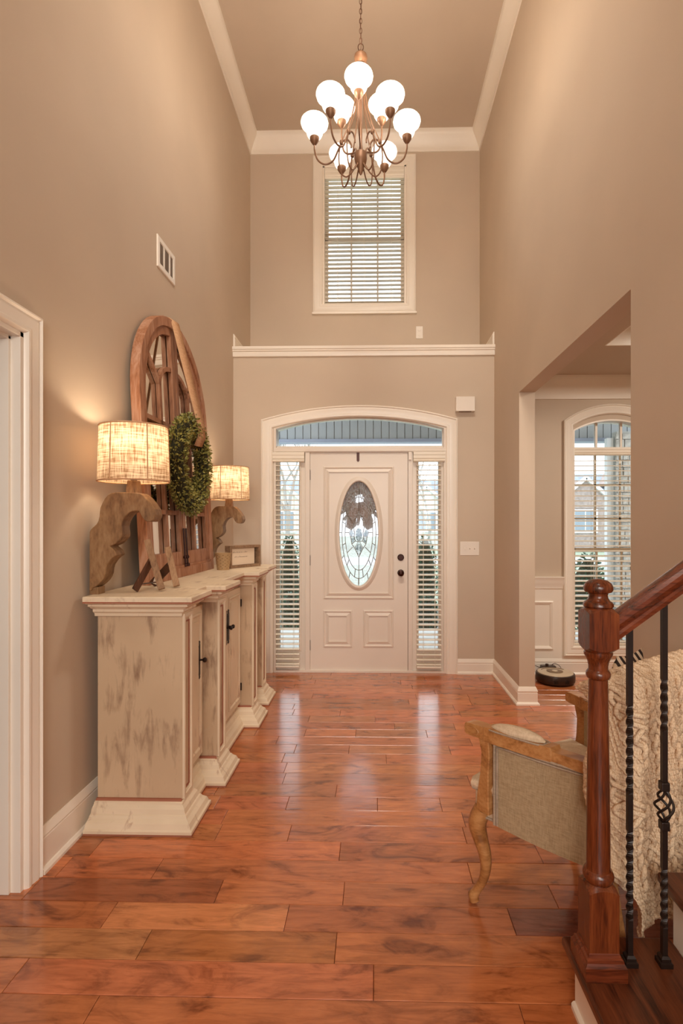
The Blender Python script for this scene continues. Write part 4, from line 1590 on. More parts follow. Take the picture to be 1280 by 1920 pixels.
# hanging ring and chain up to the ceiling
mb = MB()
mb.tube([cz((.017 * cos(2 * pi * i / 16), .002, 4.412 + .024 * sin(2 * pi * i / 16))) for i in range(16)], .003, 6, closed=True)
mb.build('loop', 'chandelier_chain', cd, smooth=True)
mb = MB()
z = 4.440
i = 0
while z < CEIL - .05:
    ax = (1, 0) if i % 2 == 0 else (0, 1)
    mb.tube([cz((.008 * cos(2 * pi * k_ / 12) * ax[0], .008 * cos(2 * pi * k_ / 12) * ax[1], z + .0125 + .019 * sin(2 * pi * k_ / 12))) for k_ in range(12)], .0022, 5, closed=True)
    z += .031
    i += 1
mb.tube([cz((.004 * sin(q * 1.3), .004 * cos(q * 1.3), 4.40 + q * (CEIL - .03 - 4.40) / 24)) for q in range(25)], .0018, 5)
mb.build('chain', 'chandelier_chain', cd, smooth=True)
MB().lathe([(.006, -.05), (.02, -.045), (.05, -.025), (.062, -.008), (.064, 0)], (CHX, CHY, CEIL), 20).build('canopy', 'chandelier_bronze', cd, smooth=True)

# ------------------------------------------------------------------ robot vacuum and dock
vx_, vy_ = atZ(1040.5, 1279, .0)
rv = thing('robot_vacuum', 'round black and silver robot vacuum on the floor by its dock', 'vacuum', (vx_, vy_, 0))
R_ = .166
MB().lathe([(R_ * .9, .008), (R_ * .985, .018), (R_, .03), (R_, .072), (R_ * .97, .084), (R_ * .90, .088)], (vx_, vy_, 0), 40).build('body', 'robot_black', rv, smooth=True)
MB().lathe([(R_ * .91, .086), (R_ * .90, .0915), (R_ * .86, .093)], (vx_, vy_, 0), 40).build('top_plate', 'robot_silver', rv, smooth=True)
MB().lathe([(R_ * .42, .092), (R_ * .42, .0955), (R_ * .38, .097)], (vx_, vy_ + .012, 0), 28).build('control_ring', 'robot_brown', rv, smooth=True)
MB().lathe([(R_ * .16, .096), (R_ * .15, .100)], (vx_, vy_ + .012, 0), 20).build('power_button', 'robot_silver', rv, smooth=True)
mb = MB()
mb.tube([(vx_ + R_ * .72 * cos(radians(a)), vy_ + R_ * .72 * sin(radians(a)), .0935) for a in range(35, 150, 8)], .0035, 5)
mb.build('handle_groove', 'robot_brown', rv)
for q in (-105, -75):
    a = radians(q)
    MB().box(vx_ + R_ * cos(a) - .02, vx_ + R_ * cos(a) + .02, vy_ + R_ * sin(a) - .003, vy_ + R_ * sin(a) + .004, .03, .055).build('bumper_sensor', 'black_iron', rv)
MB().bar((vx_ - .05, vy_ + .05, .010), (vx_ + .05, vy_ + .05, .010), .03, .02).build('wheel', 'black_iron', rv)
kx, ky = atZ(1028, 1258, .05)
ky = FW - .078
kx = ray(1028)[0] / ray(1028)[1] * ky
dk = thing('charging_dock', 'dark charging dock with a cable against the dining room baseboard', 'dock', (kx, ky, 0))
mb = MB().box(kx - .065, kx + .065, ky - .02, ky + .045, 0, .07).box(kx - .065, kx + .065, ky - .02, ky + .045, .07, .098)
mb.build('base', 'robot_black', dk, bevel=.008, seg=2)
MB().lathe([(.014, 0), (.014, .018), (.010, .022)], (kx - .015, ky, .097), 12).build('beacon', 'robot_black', dk, smooth=True)
mb = MB().tube(bez([(kx + .03, ky + .03, .09), (kx + .06, ky + .02, .115), (kx + .11, ky + .03, .09), (kx + .15, ky + .045, .03), (kx + .2, ky + .03, .005)], 6), .0025, 5)
mb.tube(bez([(kx - .06, ky + .03, .07), (kx - .12, ky + .03, .09), (kx - .2, ky + .02, .06), (kx - .30, ky, .005)], 6), .0025, 5)
mb.build('cable', 'robot_black', dk, smooth=True)

# ------------------------------------------------------------------ stairs, newel, rail, balusters
NX, TY1, TH, RISE, RUN = .540, 1.538, .030, .189, .272
st_ = thing('staircase', 'oak stair treads with white risers rising to the right', 'stairs', (NX, .9, 0))
TY0 = .30
for i in range(5):
    x0 = NX + RUN * i
    z = RISE * (i + 1)
    mb = MB()
    xb_ = x0 + RUN + .034
    P = [(x0 + .004, z - TH), (x0, z - TH * .75), (x0, z - TH * .25), (x0 + .004, z), (xb_, z), (xb_, z - TH)]
    mb.prism(P, TY0, TY1, lambda u, v, h: (u, h, v))
    mb.build('tread', 'stair_oak_y', st_, bevel=.003, seg=2)
    # cove under the nosing
    MB().box(x0 + .020, x0 + .036, TY0, TY1 - .012, z - TH - .016, z - TH).build('cove', 'stair_oak_y', st_)
    MB().box(x0 + .034, x0 + .050, TY0, TY1 - .022, z - RISE, z - TH).build('riser', 'trim_white', st_)
    # closed side facing the foyer
    MB().box(x0 + .050, xb_ + .02, TY1 - .06, TY1 - .022, 0, z - TH).build('side_skirt', 'trim_white', st_)
mb = MB()
sweep(mb, [(NX + .034, TY1 - .02), (NX + .034, TY0)], False, [(0, 0), (-.014, 0), (-.014, .013), (-.009, .019), (0, .021)], XY)
mb.box(NX + .030, NX + .034, TY0, TY1 - .022, .02, RISE - TH - .016)
mb.build('base_shoe', 'trim_white', st_)

NCX, NCY = .601, 1.434
nw = thing('newel_post', 'turned oak newel post with a mushroom cap on the bottom step', 'newel post', (NCX, NCY, RISE))
hb = .054
# stepped base
mb = MB()
sq = [(NCX - hb, NCY - hb), (NCX + hb, NCY - hb), (NCX + hb, NCY + hb), (NCX - hb, NCY + hb)]
rows_ = [(0, RISE), (0, RISE + .036), (.003, RISE + .040), (.006, RISE + .045), (.007, RISE + .052), (.012, RISE + .055), (.014, RISE + .063), (.016, RISE + .066)]
sweep(mb, sq, True, rows_, XY, close_prof=False)
mb.f.append((0, 1, 2, 3))
mb.f.append(tuple(range(len(mb.v) - 4, len(mb.v))))
mb.build('base', 'stair_oak_x', nw)
hh_ = .0388


def lamb_block(z0, z1, top_arch, bot_arch, name):
    """square block whose faces end in shallow arches where it meets the turning"""
    n = 10
    mb = MB()
    vs = []
    def ringz(z, arch):
        out = []
        for sd in range(4):
            for i in range(n):
                u = -1 + 2 * i / n
                d = arch * (1 - u * u)
                p = [(u, -1), (1, u), (-u, 1), (-1, -u)][sd]
                out.append((NCX + p[0] * hh_, NCY + p[1] * hh_, z + d))
        return out
    A = ringz(z0, -bot_arch)
    B = ringz(z1, top_arch)
    m_ = len(A)
    rr = .030
    def circ(z):
        out = []
        for p in A:
            a = atan2(p[1] - NCY, p[0] - NCX)
            out.append((NCX + rr * cos(a), NCY + rr * sin(a), z))
        return out
    C0 = circ(z0 - bot_arch - .010)
    C1 = circ(z1 + top_arch + .010)
    mb.grid([C0, A, B, C1])
    k0 = len(mb.v)
    # close the seam columns
    for r_ in range(3):
        mb.f.append((r_ * m_ + m_ - 1, (r_ + 1) * m_ + m_ - 1, (r_ + 1) * m_, r_ * m_))
    mb.f.append(tuple(range(m_))[::-1])
    mb.f.append(tuple(3 * m_ + q for q in range(m_)))
    return mb.build(name, 'stair_oak_z', nw, smooth=True, angle=20)


lamb_block(RISE + .060, .405, .010, 0, 'lower_block')
lamb_block(1.052, 1.140, .009, .010, 'upper_block')
TURN = [(.030, .418), (.036, .424), (.0395, .432), (.0395, .442), (.036, .450), (.0315, .454), (.0305, .462), (.0300, .55), (.0285, .70), (.0262, .85), (.0245, .955), (.0245, .962), (.029, .965), (.0315, .972), (.0315, .979), (.028, .985), (.0250, .988), (.0250, .998), (.0275, 1.010), (.032, 1.020), (.036, 1.027), (.037, 1.033), (.034, 1.037), (.030, 1.04)]
MB().lathe(TURN, (NCX, NCY, 0), 32).build('turned_shaft', 'stair_oak_z', nw, smooth=True)
FIN = [(.026, 1.150), (.034, 1.153), (.0385, 1.158), (.0385, 1.164), (.035, 1.169), (.030, 1.172), (.025, 1.180), (.0235, 1.188), (.026, 1.193), (.034, 1.196), (.0375, 1.202), (.0372, 1.210), (.033, 1.219), (.024, 1.226), (.012, 1.230), (.002, 1.231)]
MB().lathe(FIN, (NCX, NCY, 0), 32).build('cap', 'stair_oak_z', nw, smooth=True)

# handrail
SLP = RISE / RUN * 1.06
RX0, RX1 = NCX + hh_, 2.0
RZ = 1.101
PROF = [(-.020, -.036), (.020, -.036), (.022, -.022), (.018, -.014), (.026, -.004), (.032, .010), (.031, .022), (.024, .032), (.010, .037), (-.010, .037), (-.024, .032), (-.031, .022), (-.032, .010), (-.026, -.004), (-.018, -.014), (-.022, -.022)]
mb = MB()
n = len(PROF)
vs = []
for x in (RX0, RX1):
    for y, h in PROF:
        vs.append((x, NCY + y, RZ + (x - RX0) * SLP + h))
mb.add(vs, [tuple(range(n))[::-1], tuple(range(n, 2 * n))] + [(i, (i + 1) % n, n + (i + 1) % n, n + i) for i in range(n)])
tag(mb.build('handrail', 'stair_oak_x', smooth=True, angle=30), 'sloping reddish oak handrail rising right from the newel post', 'handrail')


def sqbar(mb, x, y, z0, z1, s, tw0=None, tw1=None, turns=0):
    zs = []
    n_ = 2
    zs = [z0, z1]
    if tw0:
        zs = [z0] + [tw0 + (tw1 - tw0) * i / 40 for i in range(41)] + [z1]
    rg = []
    for z in zs:
        a = 0
        if tw0 and z > tw0:
            a = turns * 2 * pi * min(1, (z - tw0) / (tw1 - tw0))
        rg.append([(x + s * .7071 * cos(a + pi / 4 + q * pi / 2), y + s * .7071 * sin(a + pi / 4 + q * pi / 2), z) for q in range(4)])
    vs = [p for r_ in rg for p in r_]
    fs = [(0, 3, 2, 1), tuple(len(vs) - 4 + q for q in range(4))]
    for i in range(len(rg) - 1):
        for q in range(4):
            fs.append((i * 4 + q, i * 4 + (q + 1) % 4, i * 4 + 4 + (q + 1) % 4, i * 4 + 4 + q))
    mb.add(vs, fs)


def baluster(x, z0, label, basket):
    y = NCY + .010
    ztop = RZ + (x - RX0) * SLP - .030
    rt = thing('baluster', label, 'baluster', (x, y, z0), 'iron balusters under the handrail')
    s = .0135
    mb = MB()
    if basket:
        zb0, zb1 = z0 + .388, z0 + .470
        sqbar(mb, x, y, z0, z0 + .10, s)
        sqbar(mb, x, y, z0 + .10, zb0, s, z0 + .10, z0 + .26, 1.5)
        sqbar(mb, x, y, zb1, ztop, s, zb1 + .16, zb1 + .30, 1.25)
    else:
        sqbar(mb, x, y, z0, z0 + .45, s, z0 + .12, z0 + .36, 2.25)
        sqbar(mb, x, y, z0 + .45, ztop, s, z0 + .46, z0 + .70, 2.25)
    mb.build('rod', 'black_iron', rt)
    if basket:
        for i in range(4):
            P = []
            for k_ in range(17):
                t_ = k_ / 16
                a = pi / 4 + i * pi / 2 + t_ * pi * 1.2
                r_ = .004 + .019 * sin(pi * t_) ** .8
                P.append((x + r_ * cos(a), y + r_ * sin(a), zb0 + (zb1 - zb0) * t_))
            MB().tube(P, .0035, 6).build('basket_wire', 'black_iron', rt, smooth=True)
        for z in (zb0 - .012, zb1 + .012):
            MB().box(x - .011, x + .011, y - .011, y + .011, z - .012, z + .012).build('collar', 'black_iron', rt, bevel=.003, seg=2)
    mb = MB()
    b0 = .0165
    rows_ = [(0, z0), (0, z0 + .012), (.004, z0 + .014), (.004, z0 + .022), (.008, z0 + .028)]
    sweep(mb, [(x - b0, y - b0), (x + b0, y - b0), (x + b0, y + b0), (x - b0, y + b0)], True, rows_, XY, close_prof=False)
    mb.f.append((0, 1, 2, 3))
    mb.f.append(tuple(range(len(mb.v) - 4, len(mb.v))))
    mb.build('shoe', 'black_iron', rt)


baluster(.689, RISE, 'slim twisted black iron baluster next to the newel post', False)
baluster(.781, RISE, 'black iron baluster with a cage basket, second from the newel post', True)

# ------------------------------------------------------------------ armchair
F0 = Vector((*atZ(886, 1692, 0), 0)) + Vector((-.004, 0.0, 0))
S = Vector((.59, -.81, 0)).normalized()      # front -> back
Wd = Vector((.81, .59, 0)).normalized()      # near side -> far side


def CH(u, w, z):
    """u back, w across (sides splay in toward the back)"""
    return F0 + S * u + Wd * w + Vector((0, 0, z))


CW_F, CW_B = .60, .40       # width at front / back
NSPL = .19                  # inward slant of the near side


def side(u, far=False):
    """w of the near or far arm line at depth u"""
    return (CW_F - .26 * u) if far else NSPL * u


ac = thing('armchair', 'oak-framed linen armchair with cabriole legs and padded arms beside the stairs', 'armchair', tuple(CH(.27, .3, 0)))
LEGP = [(.0, .012, .020), (-.004, .03, .022), (.008, .055, .018), (.030, .10, .0185), (.040, .15, .022), (.036, .20, .0265), (.020, .25, .032), (.010, .29, .037), (.016, .325, .038), (.028, .36, .034)]


def cab_leg(far):
    sg_ = -1 if not far else 1
    mb = MB()
    P, Rr = [], []
    for u, z, r_ in LEGP:
        w = (0.01 + (u - .02) * .35) if not far else CW_F - .01 - (u - .02) * .35
        P.append(CH(u + .012, w, z))
        Rr.append(r_ * .86)
    P = bez(P, 4)
    rr = []
    for i in range(len(P)):
        q = i / 4
        a = int(q)
        b = min(a + 1, len(Rr) - 1)
        rr.append(Rr[a] + (Rr[b] - Rr[a]) * (q - a))
    mb.tube(P, rr, 10)
    lg = mb.build('front_leg', 'chair_oak', ac, smooth=True, angle=60)
    # scroll toe
    c_ = CH(-.006, (.01 if not far else CW_F - .01), .016)
    MB().lathe([(.004, -.018), (.013, -.016), (.014, 0), (.013, .016), (.004, .018)], (0, 0, 0), 12, 'Y').build('toe_scroll', 'chair_oak', lg, smooth=True).location = c_ - W[lg]


cab_leg(False)
cab_leg(True)
for w in (side(.44) + .02, side(.44, True) - .02):
    mb = MB().bar(CH(.455, w, .34), CH(.515, w, 0.0), .038, .038, tuple(S))
    mb.build('rear_leg', 'chair_oak', ac, bevel=.004)

# seat: upholstered apron and domed cushion
def outline(ins, u0, u1, n=6):
    P = []
    # near side front->back, back, far side back->front, bowed front
    for i in range(n + 1):
        u = u0 + (u1 - u0) * i / n
        P.append((u, side(u) + ins))
    for i in range(n + 1):
        u = u1 + (u0 - u1) * i / n
        P.append((u, side(u, True) - ins))
    for i in range(1, n):
        t_ = i / n
        w = side(u0, True) - ins + (side(u0) + ins - side(u0, True) + ins) * t_
        P.append((u0 - .035 * sin(pi * t_), w))
    return P


ap = outline(.0, .012, .44)
MB().prism(ap, .330, .425, lambda u, v, h: tuple(CH(u, v, h))).build('apron', 'linen_light', ac, bevel=.012, seg=3, smooth=True, angle=60)
mb = MB()
ro = []
for q, (ins, z) in enumerate(((.0, .42), (-.008, .432), (-.010, .445), (.0, .462), (.03, .478), (.08, .490), (.16, .496), (.24, .498))):
    ro.append([tuple(CH(u, v, z)) for u, v in outline(ins, .004 + max(0, ins) * .9, .44 - max(0, ins) * .6)])
m_ = len(ro[0])
mb.grid(ro)
for r_ in range(len(ro) - 1):
    mb.f.append((r_ * m_ + m_ - 1, (r_ + 1) * m_ + m_ - 1, (r_ + 1) * m_, r_ * m_))
mb.f.append(tuple((len(ro) - 1) * m_ + q for q in range(m_)))
mb.build('seat_cushion', 'linen_light', ac, smooth=True, angle=60)
mb = MB()
mb.tube([CH(u, v, .334) for u, v in outline(-.002, .010, .44)], .005, 6, closed=True)
mb.tube([CH(u, v, .424) for u, v in outline(-.004, .008, .44)], .004, 6, closed=True)
mb.build('seat_piping', 'piping_cloth', ac, smooth=True)

AZ = .648          # arm rail height


def arm(far):
    sg_ = 1 if not far else -1
    sd_ = lambda u: side(u, far)
    # side panel, slightly bowed outward
    pn = []
    for k_, off in ((0, -.012), (1, .028)):
        rows_ = []
        for i in range(9):
            u = .10 + (.47 - .10) * i / 8
            bow = -.010 * sin(pi * i / 8)
            rows_.append([tuple(CH(u, sd_(u) + sg_ * (off + bow), z)) for z in (.326, .40, .50, .585, .618)])
        pn.append(rows_)
    mb = MB()
    mb.grid(pn[0])
    mb.grid(pn[1])
    a, b = 9, 5
    N = a * b
    for i in range(a - 1):
        mb.f.append((i * b, (i + 1) * b, N + (i + 1) * b, N + i * b))
        mb.f.append((i * b + b - 1, (i + 1) * b + b - 1, N + (i + 1) * b + b - 1, N + i * b + b - 1))
    for j in range(b - 1):
        mb.f.append((j, j + 1, N + j + 1, N + j))
        mb.f.append(((a - 1) * b + j, (a - 1) * b + j + 1, N + (a - 1) * b + j + 1, N + (a - 1) * b + j))
    p = mb.build('side_panel', 'linen', ac, smooth=True, angle=45)
    mb = MB()
    u_ = [.10 + .37 * i / 8 for i in range(9)]
    o_ = lambda u, i: sd_(u) + sg_ * (-.016 - .010 * sin(pi * i / 8))
    mb.tube([CH(.104, o_(.104, 0), z) for z in (.33, .45, .55, .612)] + [CH(u, o_(u, i), .616) for i, u in enumerate(u_)][1:], .0055, 6)
    mb.tube([CH(.114, o_(.114, 0), z) for z in (.33, .45, .55, .602)] + [CH(u, o_(u, i), .606) for i, u in enumerate(u_)][1:], .004, 6)
    mb.build('panel_piping', 'piping_cloth', p, smooth=True)
    # front post, raked
    mb = MB()
    prof = [(.060, .36, .030), (.062, .42, .026), (.068, .50, .019), (.072, .57, .019), (.064, .62, .024)]
    rg = []
    for u, z, hw in prof:
        w = sd_(u) - sg_ * .004
        rg.append([tuple(CH(u + a_ * hw, w + b_ * .019, z)) for a_, b_ in ((-1, -1), (1, -1), (1, 1), (-1, 1))])
    mb.grid([r_ + [r_[0]] for r_ in rg])
    mb.build('arm_post', 'chair_oak', ac, bevel=.003)
    # arm rail with a scrolled front end and a notch behind the pad
    mb = MB()
    prof = [(-.012, .030, .020, .640), (-.004, .040, .022, .642), (.012, .044, .0235, .642), (.055, .044, .0235, .641), (.070, .044, .025, .640), (.072, .052, .027, .641), (.27, .048, .027, .638), (.31, .046, .026, .640), (.315, .036, .024, .634), (.46, .036, .024, .632)]
    rg = []
    for u, hgt, hw, zc in prof:
        w = sd_(max(u, 0)) - sg_ * .004
        rg.append([tuple(CH(u, w + a_ * hw, zc + b_ * hgt / 2)) for a_, b_ in ((-1, -1), (1, -1), (1, 1), (-1, 1))])
    mb.grid([r_ + [r_[0]] for r_ in rg])
    mb.f.append((0, 1, 2, 3))
    k0 = (len(rg) - 1) * 5
    mb.f.append((k0, k0 + 1, k0 + 2, k0 + 3))
    ar = mb.build('arm_rail', 'chair_oak', ac, bevel=.003, seg=2)
    mb = MB()
    w = sd_(.02) - sg_ * (.004 + .0245)
    loop = [CH(.022 + (.020 * cos(b_) if True else 0) + (.012 if cos(b_) > 0 else -.012), w, .642 + .012 * sin(b_)) for b_ in [2 * pi * q / 20 for q in range(20)]]
    mb.tube(loop, .0022, 5, closed=True)
    mb.build('carved_scroll', 'chair_oak', ar, smooth=True)
    # arm pad
    rows_ = []
    for i in range(13):
        t_ = i / 12
        u = .085 + .195 * t_
        e = max(.02, sin(pi * t_)) ** .45
        w = sd_(u) - sg_ * .004
        rw_ = []
        for k_ in range(12):
            b_ = 2 * pi * k_ / 12
            rw_.append(tuple(CH(u, w + .027 * e * cos(b_), .664 + (.028 if sin(b_) > 0 else .006) * e * sin(b_))))
        rows_.append(rw_ + [rw_[0]])
    mb = MB().grid(rows_)
    pad = mb.build('arm_pad', 'linen_light', ac, smooth=True, angle=80)
    lp = []
    for q in range(24):
        b_ = 2 * pi * q / 24
        u = .1825 + .100 * max(-1, min(1, cos(b_) * 1.25))
        lp.append(CH(u, sd_(u) - sg_ * .004 + .0285 * max(-1, min(1, sin(b_) * 1.25)), .661))
    MB().tube(lp, .0035, 6, closed=True).build('pad_piping', 'piping_cloth', pad, smooth=True)


arm(False)
arm(True)
# back: upholstered slab in an oak frame, leaning back
UB = .455
LEAN = .055


def BK(w, z, d):
    """w across from the near rear corner, d back"""
    return CH(UB + d + LEAN * max(0, z - .33) / .6, side(UB) + w, z)


BWd = side(UB, True) - side(UB)
prof_t = [(0, .855), (.06, .88), (.14, .90), (BWd / 2, .91), (BWd - .14, .90), (BWd - .06, .88), (BWd, .855)]
poly = [(0, .326)] + prof_t + [(BWd, .326)]
MB().prism(poly[::-1], -.02, .034, lambda u, v, h: tuple(BK(u, v, h))).build('back_panel', 'linen', ac, bevel=.008, seg=2)
mb = MB()
sweep(mb, [(0, .34)] + prof_t + [(BWd, .34)], False, [(-.022, -.030), (-.022, .030), (.022, .030), (.022, -.030)], lambda u, v, h: tuple(BK(u, v, h)))
mb.build('back_frame', 'chair_oak', ac, bevel=.004)
# tufted inner back
tf = MB()
rows_ = []
for i in range(25):
    w = .02 + (BWd - .04) * i / 24
    rr_ = []
    for j in range(25):
        z = .47 + (.855 - .47) * j / 24
        a, b = (w / BWd * 4 + (0.5 if int((z - .47) / .11) % 2 else 0)) % 1, ((z - .47) / .11) % 1
        bul = .030 * (abs(sin(pi * (w / BWd * 4 + (z - .47) / .22))) * abs(sin(pi * (w / BWd * 4 - (z - .47) / .22)))) ** .4
        rr_.append(tuple(BK(w, z, -.022 - bul)))
    rows_.append(rr_)
tf.grid(rows_)
tf.build('tufted_back', 'linen_light', ac, smooth=True, angle=80)

# striped cushion corner peeping over the back
m = mat('stripe_cloth', srgb(226, 206, 180), 0.9, spec=0.2)
t = NT(m)
c = t.coord((1, 1, 1), rot=(0, radians(30), 0))
wv = t.n('ShaderNodeTexWave', i_Scale=14.0, i_Distortion=1.5)
t.l(c, 0, wv, 'Vector')
r = t.ramp([(0.44, srgb(60, 50, 46)), (0.54, srgb(226, 206, 180))])
t.l(wv, 'Fac', r, 'Fac')
t.l(r, 'Color', t.b, 'Base Color')
cq = thing('throw_cushion', 'small dark-striped cream cushion tucked behind the knitted blanket on the armchair', 'cushion', tuple(BK(.27, .50, -.14)))
mb = MB()
CN = 14
for sg_ in (-1, 1):
    rr_ = []
    for i in range(CN + 1):
        row = []
        for j in range(CN + 1):
            u, v = i / CN * 2 - 1, j / CN * 2 - 1
            pinch = 1 - .07 * (1 - u * u) - .07 * (1 - v * v)
            th_ = .055 * ((1 - u ** 4) * (1 - v ** 4)) ** .6
            x_, z_ = .085 * u * pinch, .215 * v * pinch
            ca, sa = cos(.03), sin(.03)
            row.append(tuple(BK(.332 + x_ * ca - z_ * sa, .715 + x_ * sa + z_ * ca, -.15 + sg_ * th_ * .8)))
        rr_.append(row)
    mb.grid(rr_)
mb.build('cushion_cover', 'stripe_cloth', cq, smooth=True, angle=70)
# ------------------------------------------------------------------ knitted throw over the chair back
th = thing('knitted_throw', 'chunky cream cable-knit blanket draped over the back of the armchair', 'blanket', tuple(BK(.2, .33, .05)))
rk = random.Random(12)
LP = [(-.070, .66), (-.070, .76), (-.062, .83), (-.046, .89), (-.020, .927), (.016, .935), (.046, .917), (.060, .87), (.064, .78), (.066, .66), (.068, .52), (.070, .40), (.070, .30), (.070, .22), (.068, .155)]
LPc = bez([Vector((d, 0, z)) for d, z in LP], 22)
NB, NA = len(LPc), 190
LEN = [0]
for i in range(1, NB):
    LEN.append(LEN[-1] + (LPc[i] - LPc[i - 1]).length)


def sstep(a, b, x):
    t_ = max(0, min(1, (x - a) / (b - a)))
    return t_ * t_ * (3 - 2 * t_)


def cloth_limits(ib):
    z = LPc[ib].z
    o_ = sstep(.50 * 22 * 5.0, .50 * 22 * 9.6, ib)             # 0 inside the back, 1 outside
    lo_in = .03
    lo_out = -.135 + .075 * sstep(.66, .46, z) + .105 * sstep(.44, .20, z)
    hi_in, hi_out = BWd - .02, BWd + .012 - .13 * sstep(.34, .17, z)
    return lo_in + (lo_out - lo_in) * o_, hi_in + (hi_out - hi_in) * o_, o_


def throw_at(a, fib, h):
    """point of the cloth at width a, length index fib, raised by h"""
    i0 = min(int(fib), NB - 2)
    f_ = fib - i0
    q = LPc[i0].lerp(LPc[i0 + 1], f_)
    d, z = q.x, q.z
    o_ = cloth_limits(i0)[2]
    L = LEN[i0] + (LEN[i0 + 1] - LEN[i0]) * f_
    k_ = sstep(.925, .62, z) * o_
    fold = (.016 * sin(a * 30 + z * 4) + .008 * sin(a * 61 - z * 8 + 1)) * k_
    sgn = 1 if d > .0 else -1
    amt = sstep(.0, .03, abs(d))
    off = fold + (h + .007) * sgn * amt
    up = (h + .007) * (1 - amt)
    aa = max(a, -.010)
    p = BK(aa, z, d + off) + Vector((0, 0, up))
    if a < -.010:
        e = -.010 - a
        # round the near corner and forward along the side, sinking as it goes
        cr = .022
        t_ = min(1, e / cr)
        p = BK(-.010 - .020 * sin(t_ * pi / 2), z, d + off * (1 - t_) - .02 * t_)
        p -= S * max(0, e - cr * .5)
        p.z -= e * .55
        below = sstep(.72, .64, p.z)
        sw_ = side(max(0, (p - F0).dot(S)))
        want = sw_ - (.040 + h + .006 * sin(p.z * 40))
        have = (p - F0).dot(Wd) - h
        p += Wd * ((want * below + have * (1 - below)) - (p - F0).dot(Wd))
    return p


def at_len(L):
    """length -> fractional row index"""
    lo_, hi_ = 0, NB - 1
    while hi_ - lo_ > 1:
        m_ = (lo_ + hi_) // 2
        if LEN[m_] <= L:
            lo_ = m_
        else:
            hi_ = m_
    return lo_ + (L - LEN[lo_]) / (LEN[hi_] - LEN[lo_])


mb = MB()
rows_ = []
for ia in range(NA):
    rr_ = []
    for ib in range(NB):
        lo, hi, o_ = cloth_limits(ib)
        a = lo + (hi - lo) * ia / (NA - 1)
        L = LEN[ib]
        rr_.append(tuple(throw_at(a, ib, .0022 * sin(2 * pi * L / .017) * sin(2 * pi * (a - .34 * L) / .017))))
    rows_.append(rr_)
mb.grid(rows_)
mb.build('knit_cloth', 'knit_wool', th, smooth=True, angle=80, solid=.005)
# the raised yarn: plaited cables with ribs of chain stitch between them
PER, SK = .086, .34
yarn = MB()
LT = LEN[-1]


def strand(fn_a, fn_h, r_, step=.0085, n=5, bead=0):
    run, rad = [], []

    def flush():
        if len(run) > 3:
            yarn.tube(list(run), list(rad), n)
        run.clear()
        rad.clear()
    L = .02
    while L < LT - .006:
        a = fn_a(L) + SK * L
        ib = at_len(L)
        lo, hi, o_ = cloth_limits(min(int(ib), NB - 1))
        if lo + .006 < a < hi - .006:
            run.append(throw_at(a, ib, fn_h(L)))
            rad.append(r_ * (1 + bead * sin(2 * pi * L / .0165)))
        else:
            flush()
        L += step
    flush()


c0 = -12
while c0 < 8:
    base = c0 * PER
    for q in range(3):
        ph = 2 * pi * q / 3
        strand(lambda L, b=base, p=ph: b + .0165 * sin(2 * pi * L / .125 + p), lambda L, p=ph: .0075 + .0055 * sin(4 * pi * L / .125 + 2 * p), .0082, n=6, bead=.10)
    for dx_ in (.030, .043, .056):
        strand(lambda L, b=base, x=dx_: b + x, lambda L: .003, .0042, step=.0041, n=5, bead=.42)
    c0 += 1
yarn.build('cable_yarn', 'knit_wool', th, smooth=True, angle=80, kind='stuff')
# rolled hem along the lower edge
hem = []
for ia in range(60):
    lo, hi, o_ = cloth_limits(NB - 1)
    hem.append(throw_at(lo + (hi - lo) * ia / 59, NB - 1.001, .002 + .002 * sin(ia * 1.7)))
MB().tube(hem, .009, 7).build('hem', 'knit_wool', th, smooth=True)

# ------------------------------------------------------------------ outdoors
MB().box(-4, 6, FW + .15, 7.35, -.25, -.06).build('porch_floor', 'porch_slab', kind='structure')
MB().box(-60, 60, 7.35, 24, -.9, -.42).box(-60, 60, 30, 90, -.9, -.42).build('ground_lawn', 'lawn_green', kind='structure')
MB().box(-60, 60, 24, 30, -.9, -.41).build('ground_road', 'road_pale', kind='structure')
MB().box(-3.2, 1.8, 7.36, 11.5, -.6, -.405).build('ground_walk', 'road_pale', kind='structure')
# porch ceiling and the boarded beam above its front edge
YB = 7.25
pb = struct_root('porch_beam', (0, YB, 2.6))
zb_ = atY(673, 823.5, YB)[1]
zf_ = atY(673, 829.5, YB)[1]
MB().box(-4, 6, YB + .02, YB + .14, zb_, 3.35).build('beam_core', 'siding_grey', pb)
p0 = None
x = -2.6
pitch = 14.7 * YB / FPX
while x < 5.2:
    if p0 is None:
        p0 = MB().box(x + .005, x + pitch - .005, YB, YB + .02, zb_, 3.35).build('board', 'siding_grey', pb)
        xs0 = x
    else:
        c_ = p0.copy()
        COL.objects.link(c_)
        c_.location.x = p0.location.x + x - xs0
    x += pitch
MB().box(-4, 6, YB - .03, YB + .16, zf_, zb_).build('fascia', 'fascia_blue', pb)
MB().box(-4, 6, UW + .16, YB + .2, 3.35, 3.45).build('porch_roof', 'siding_grey', kind='structure')
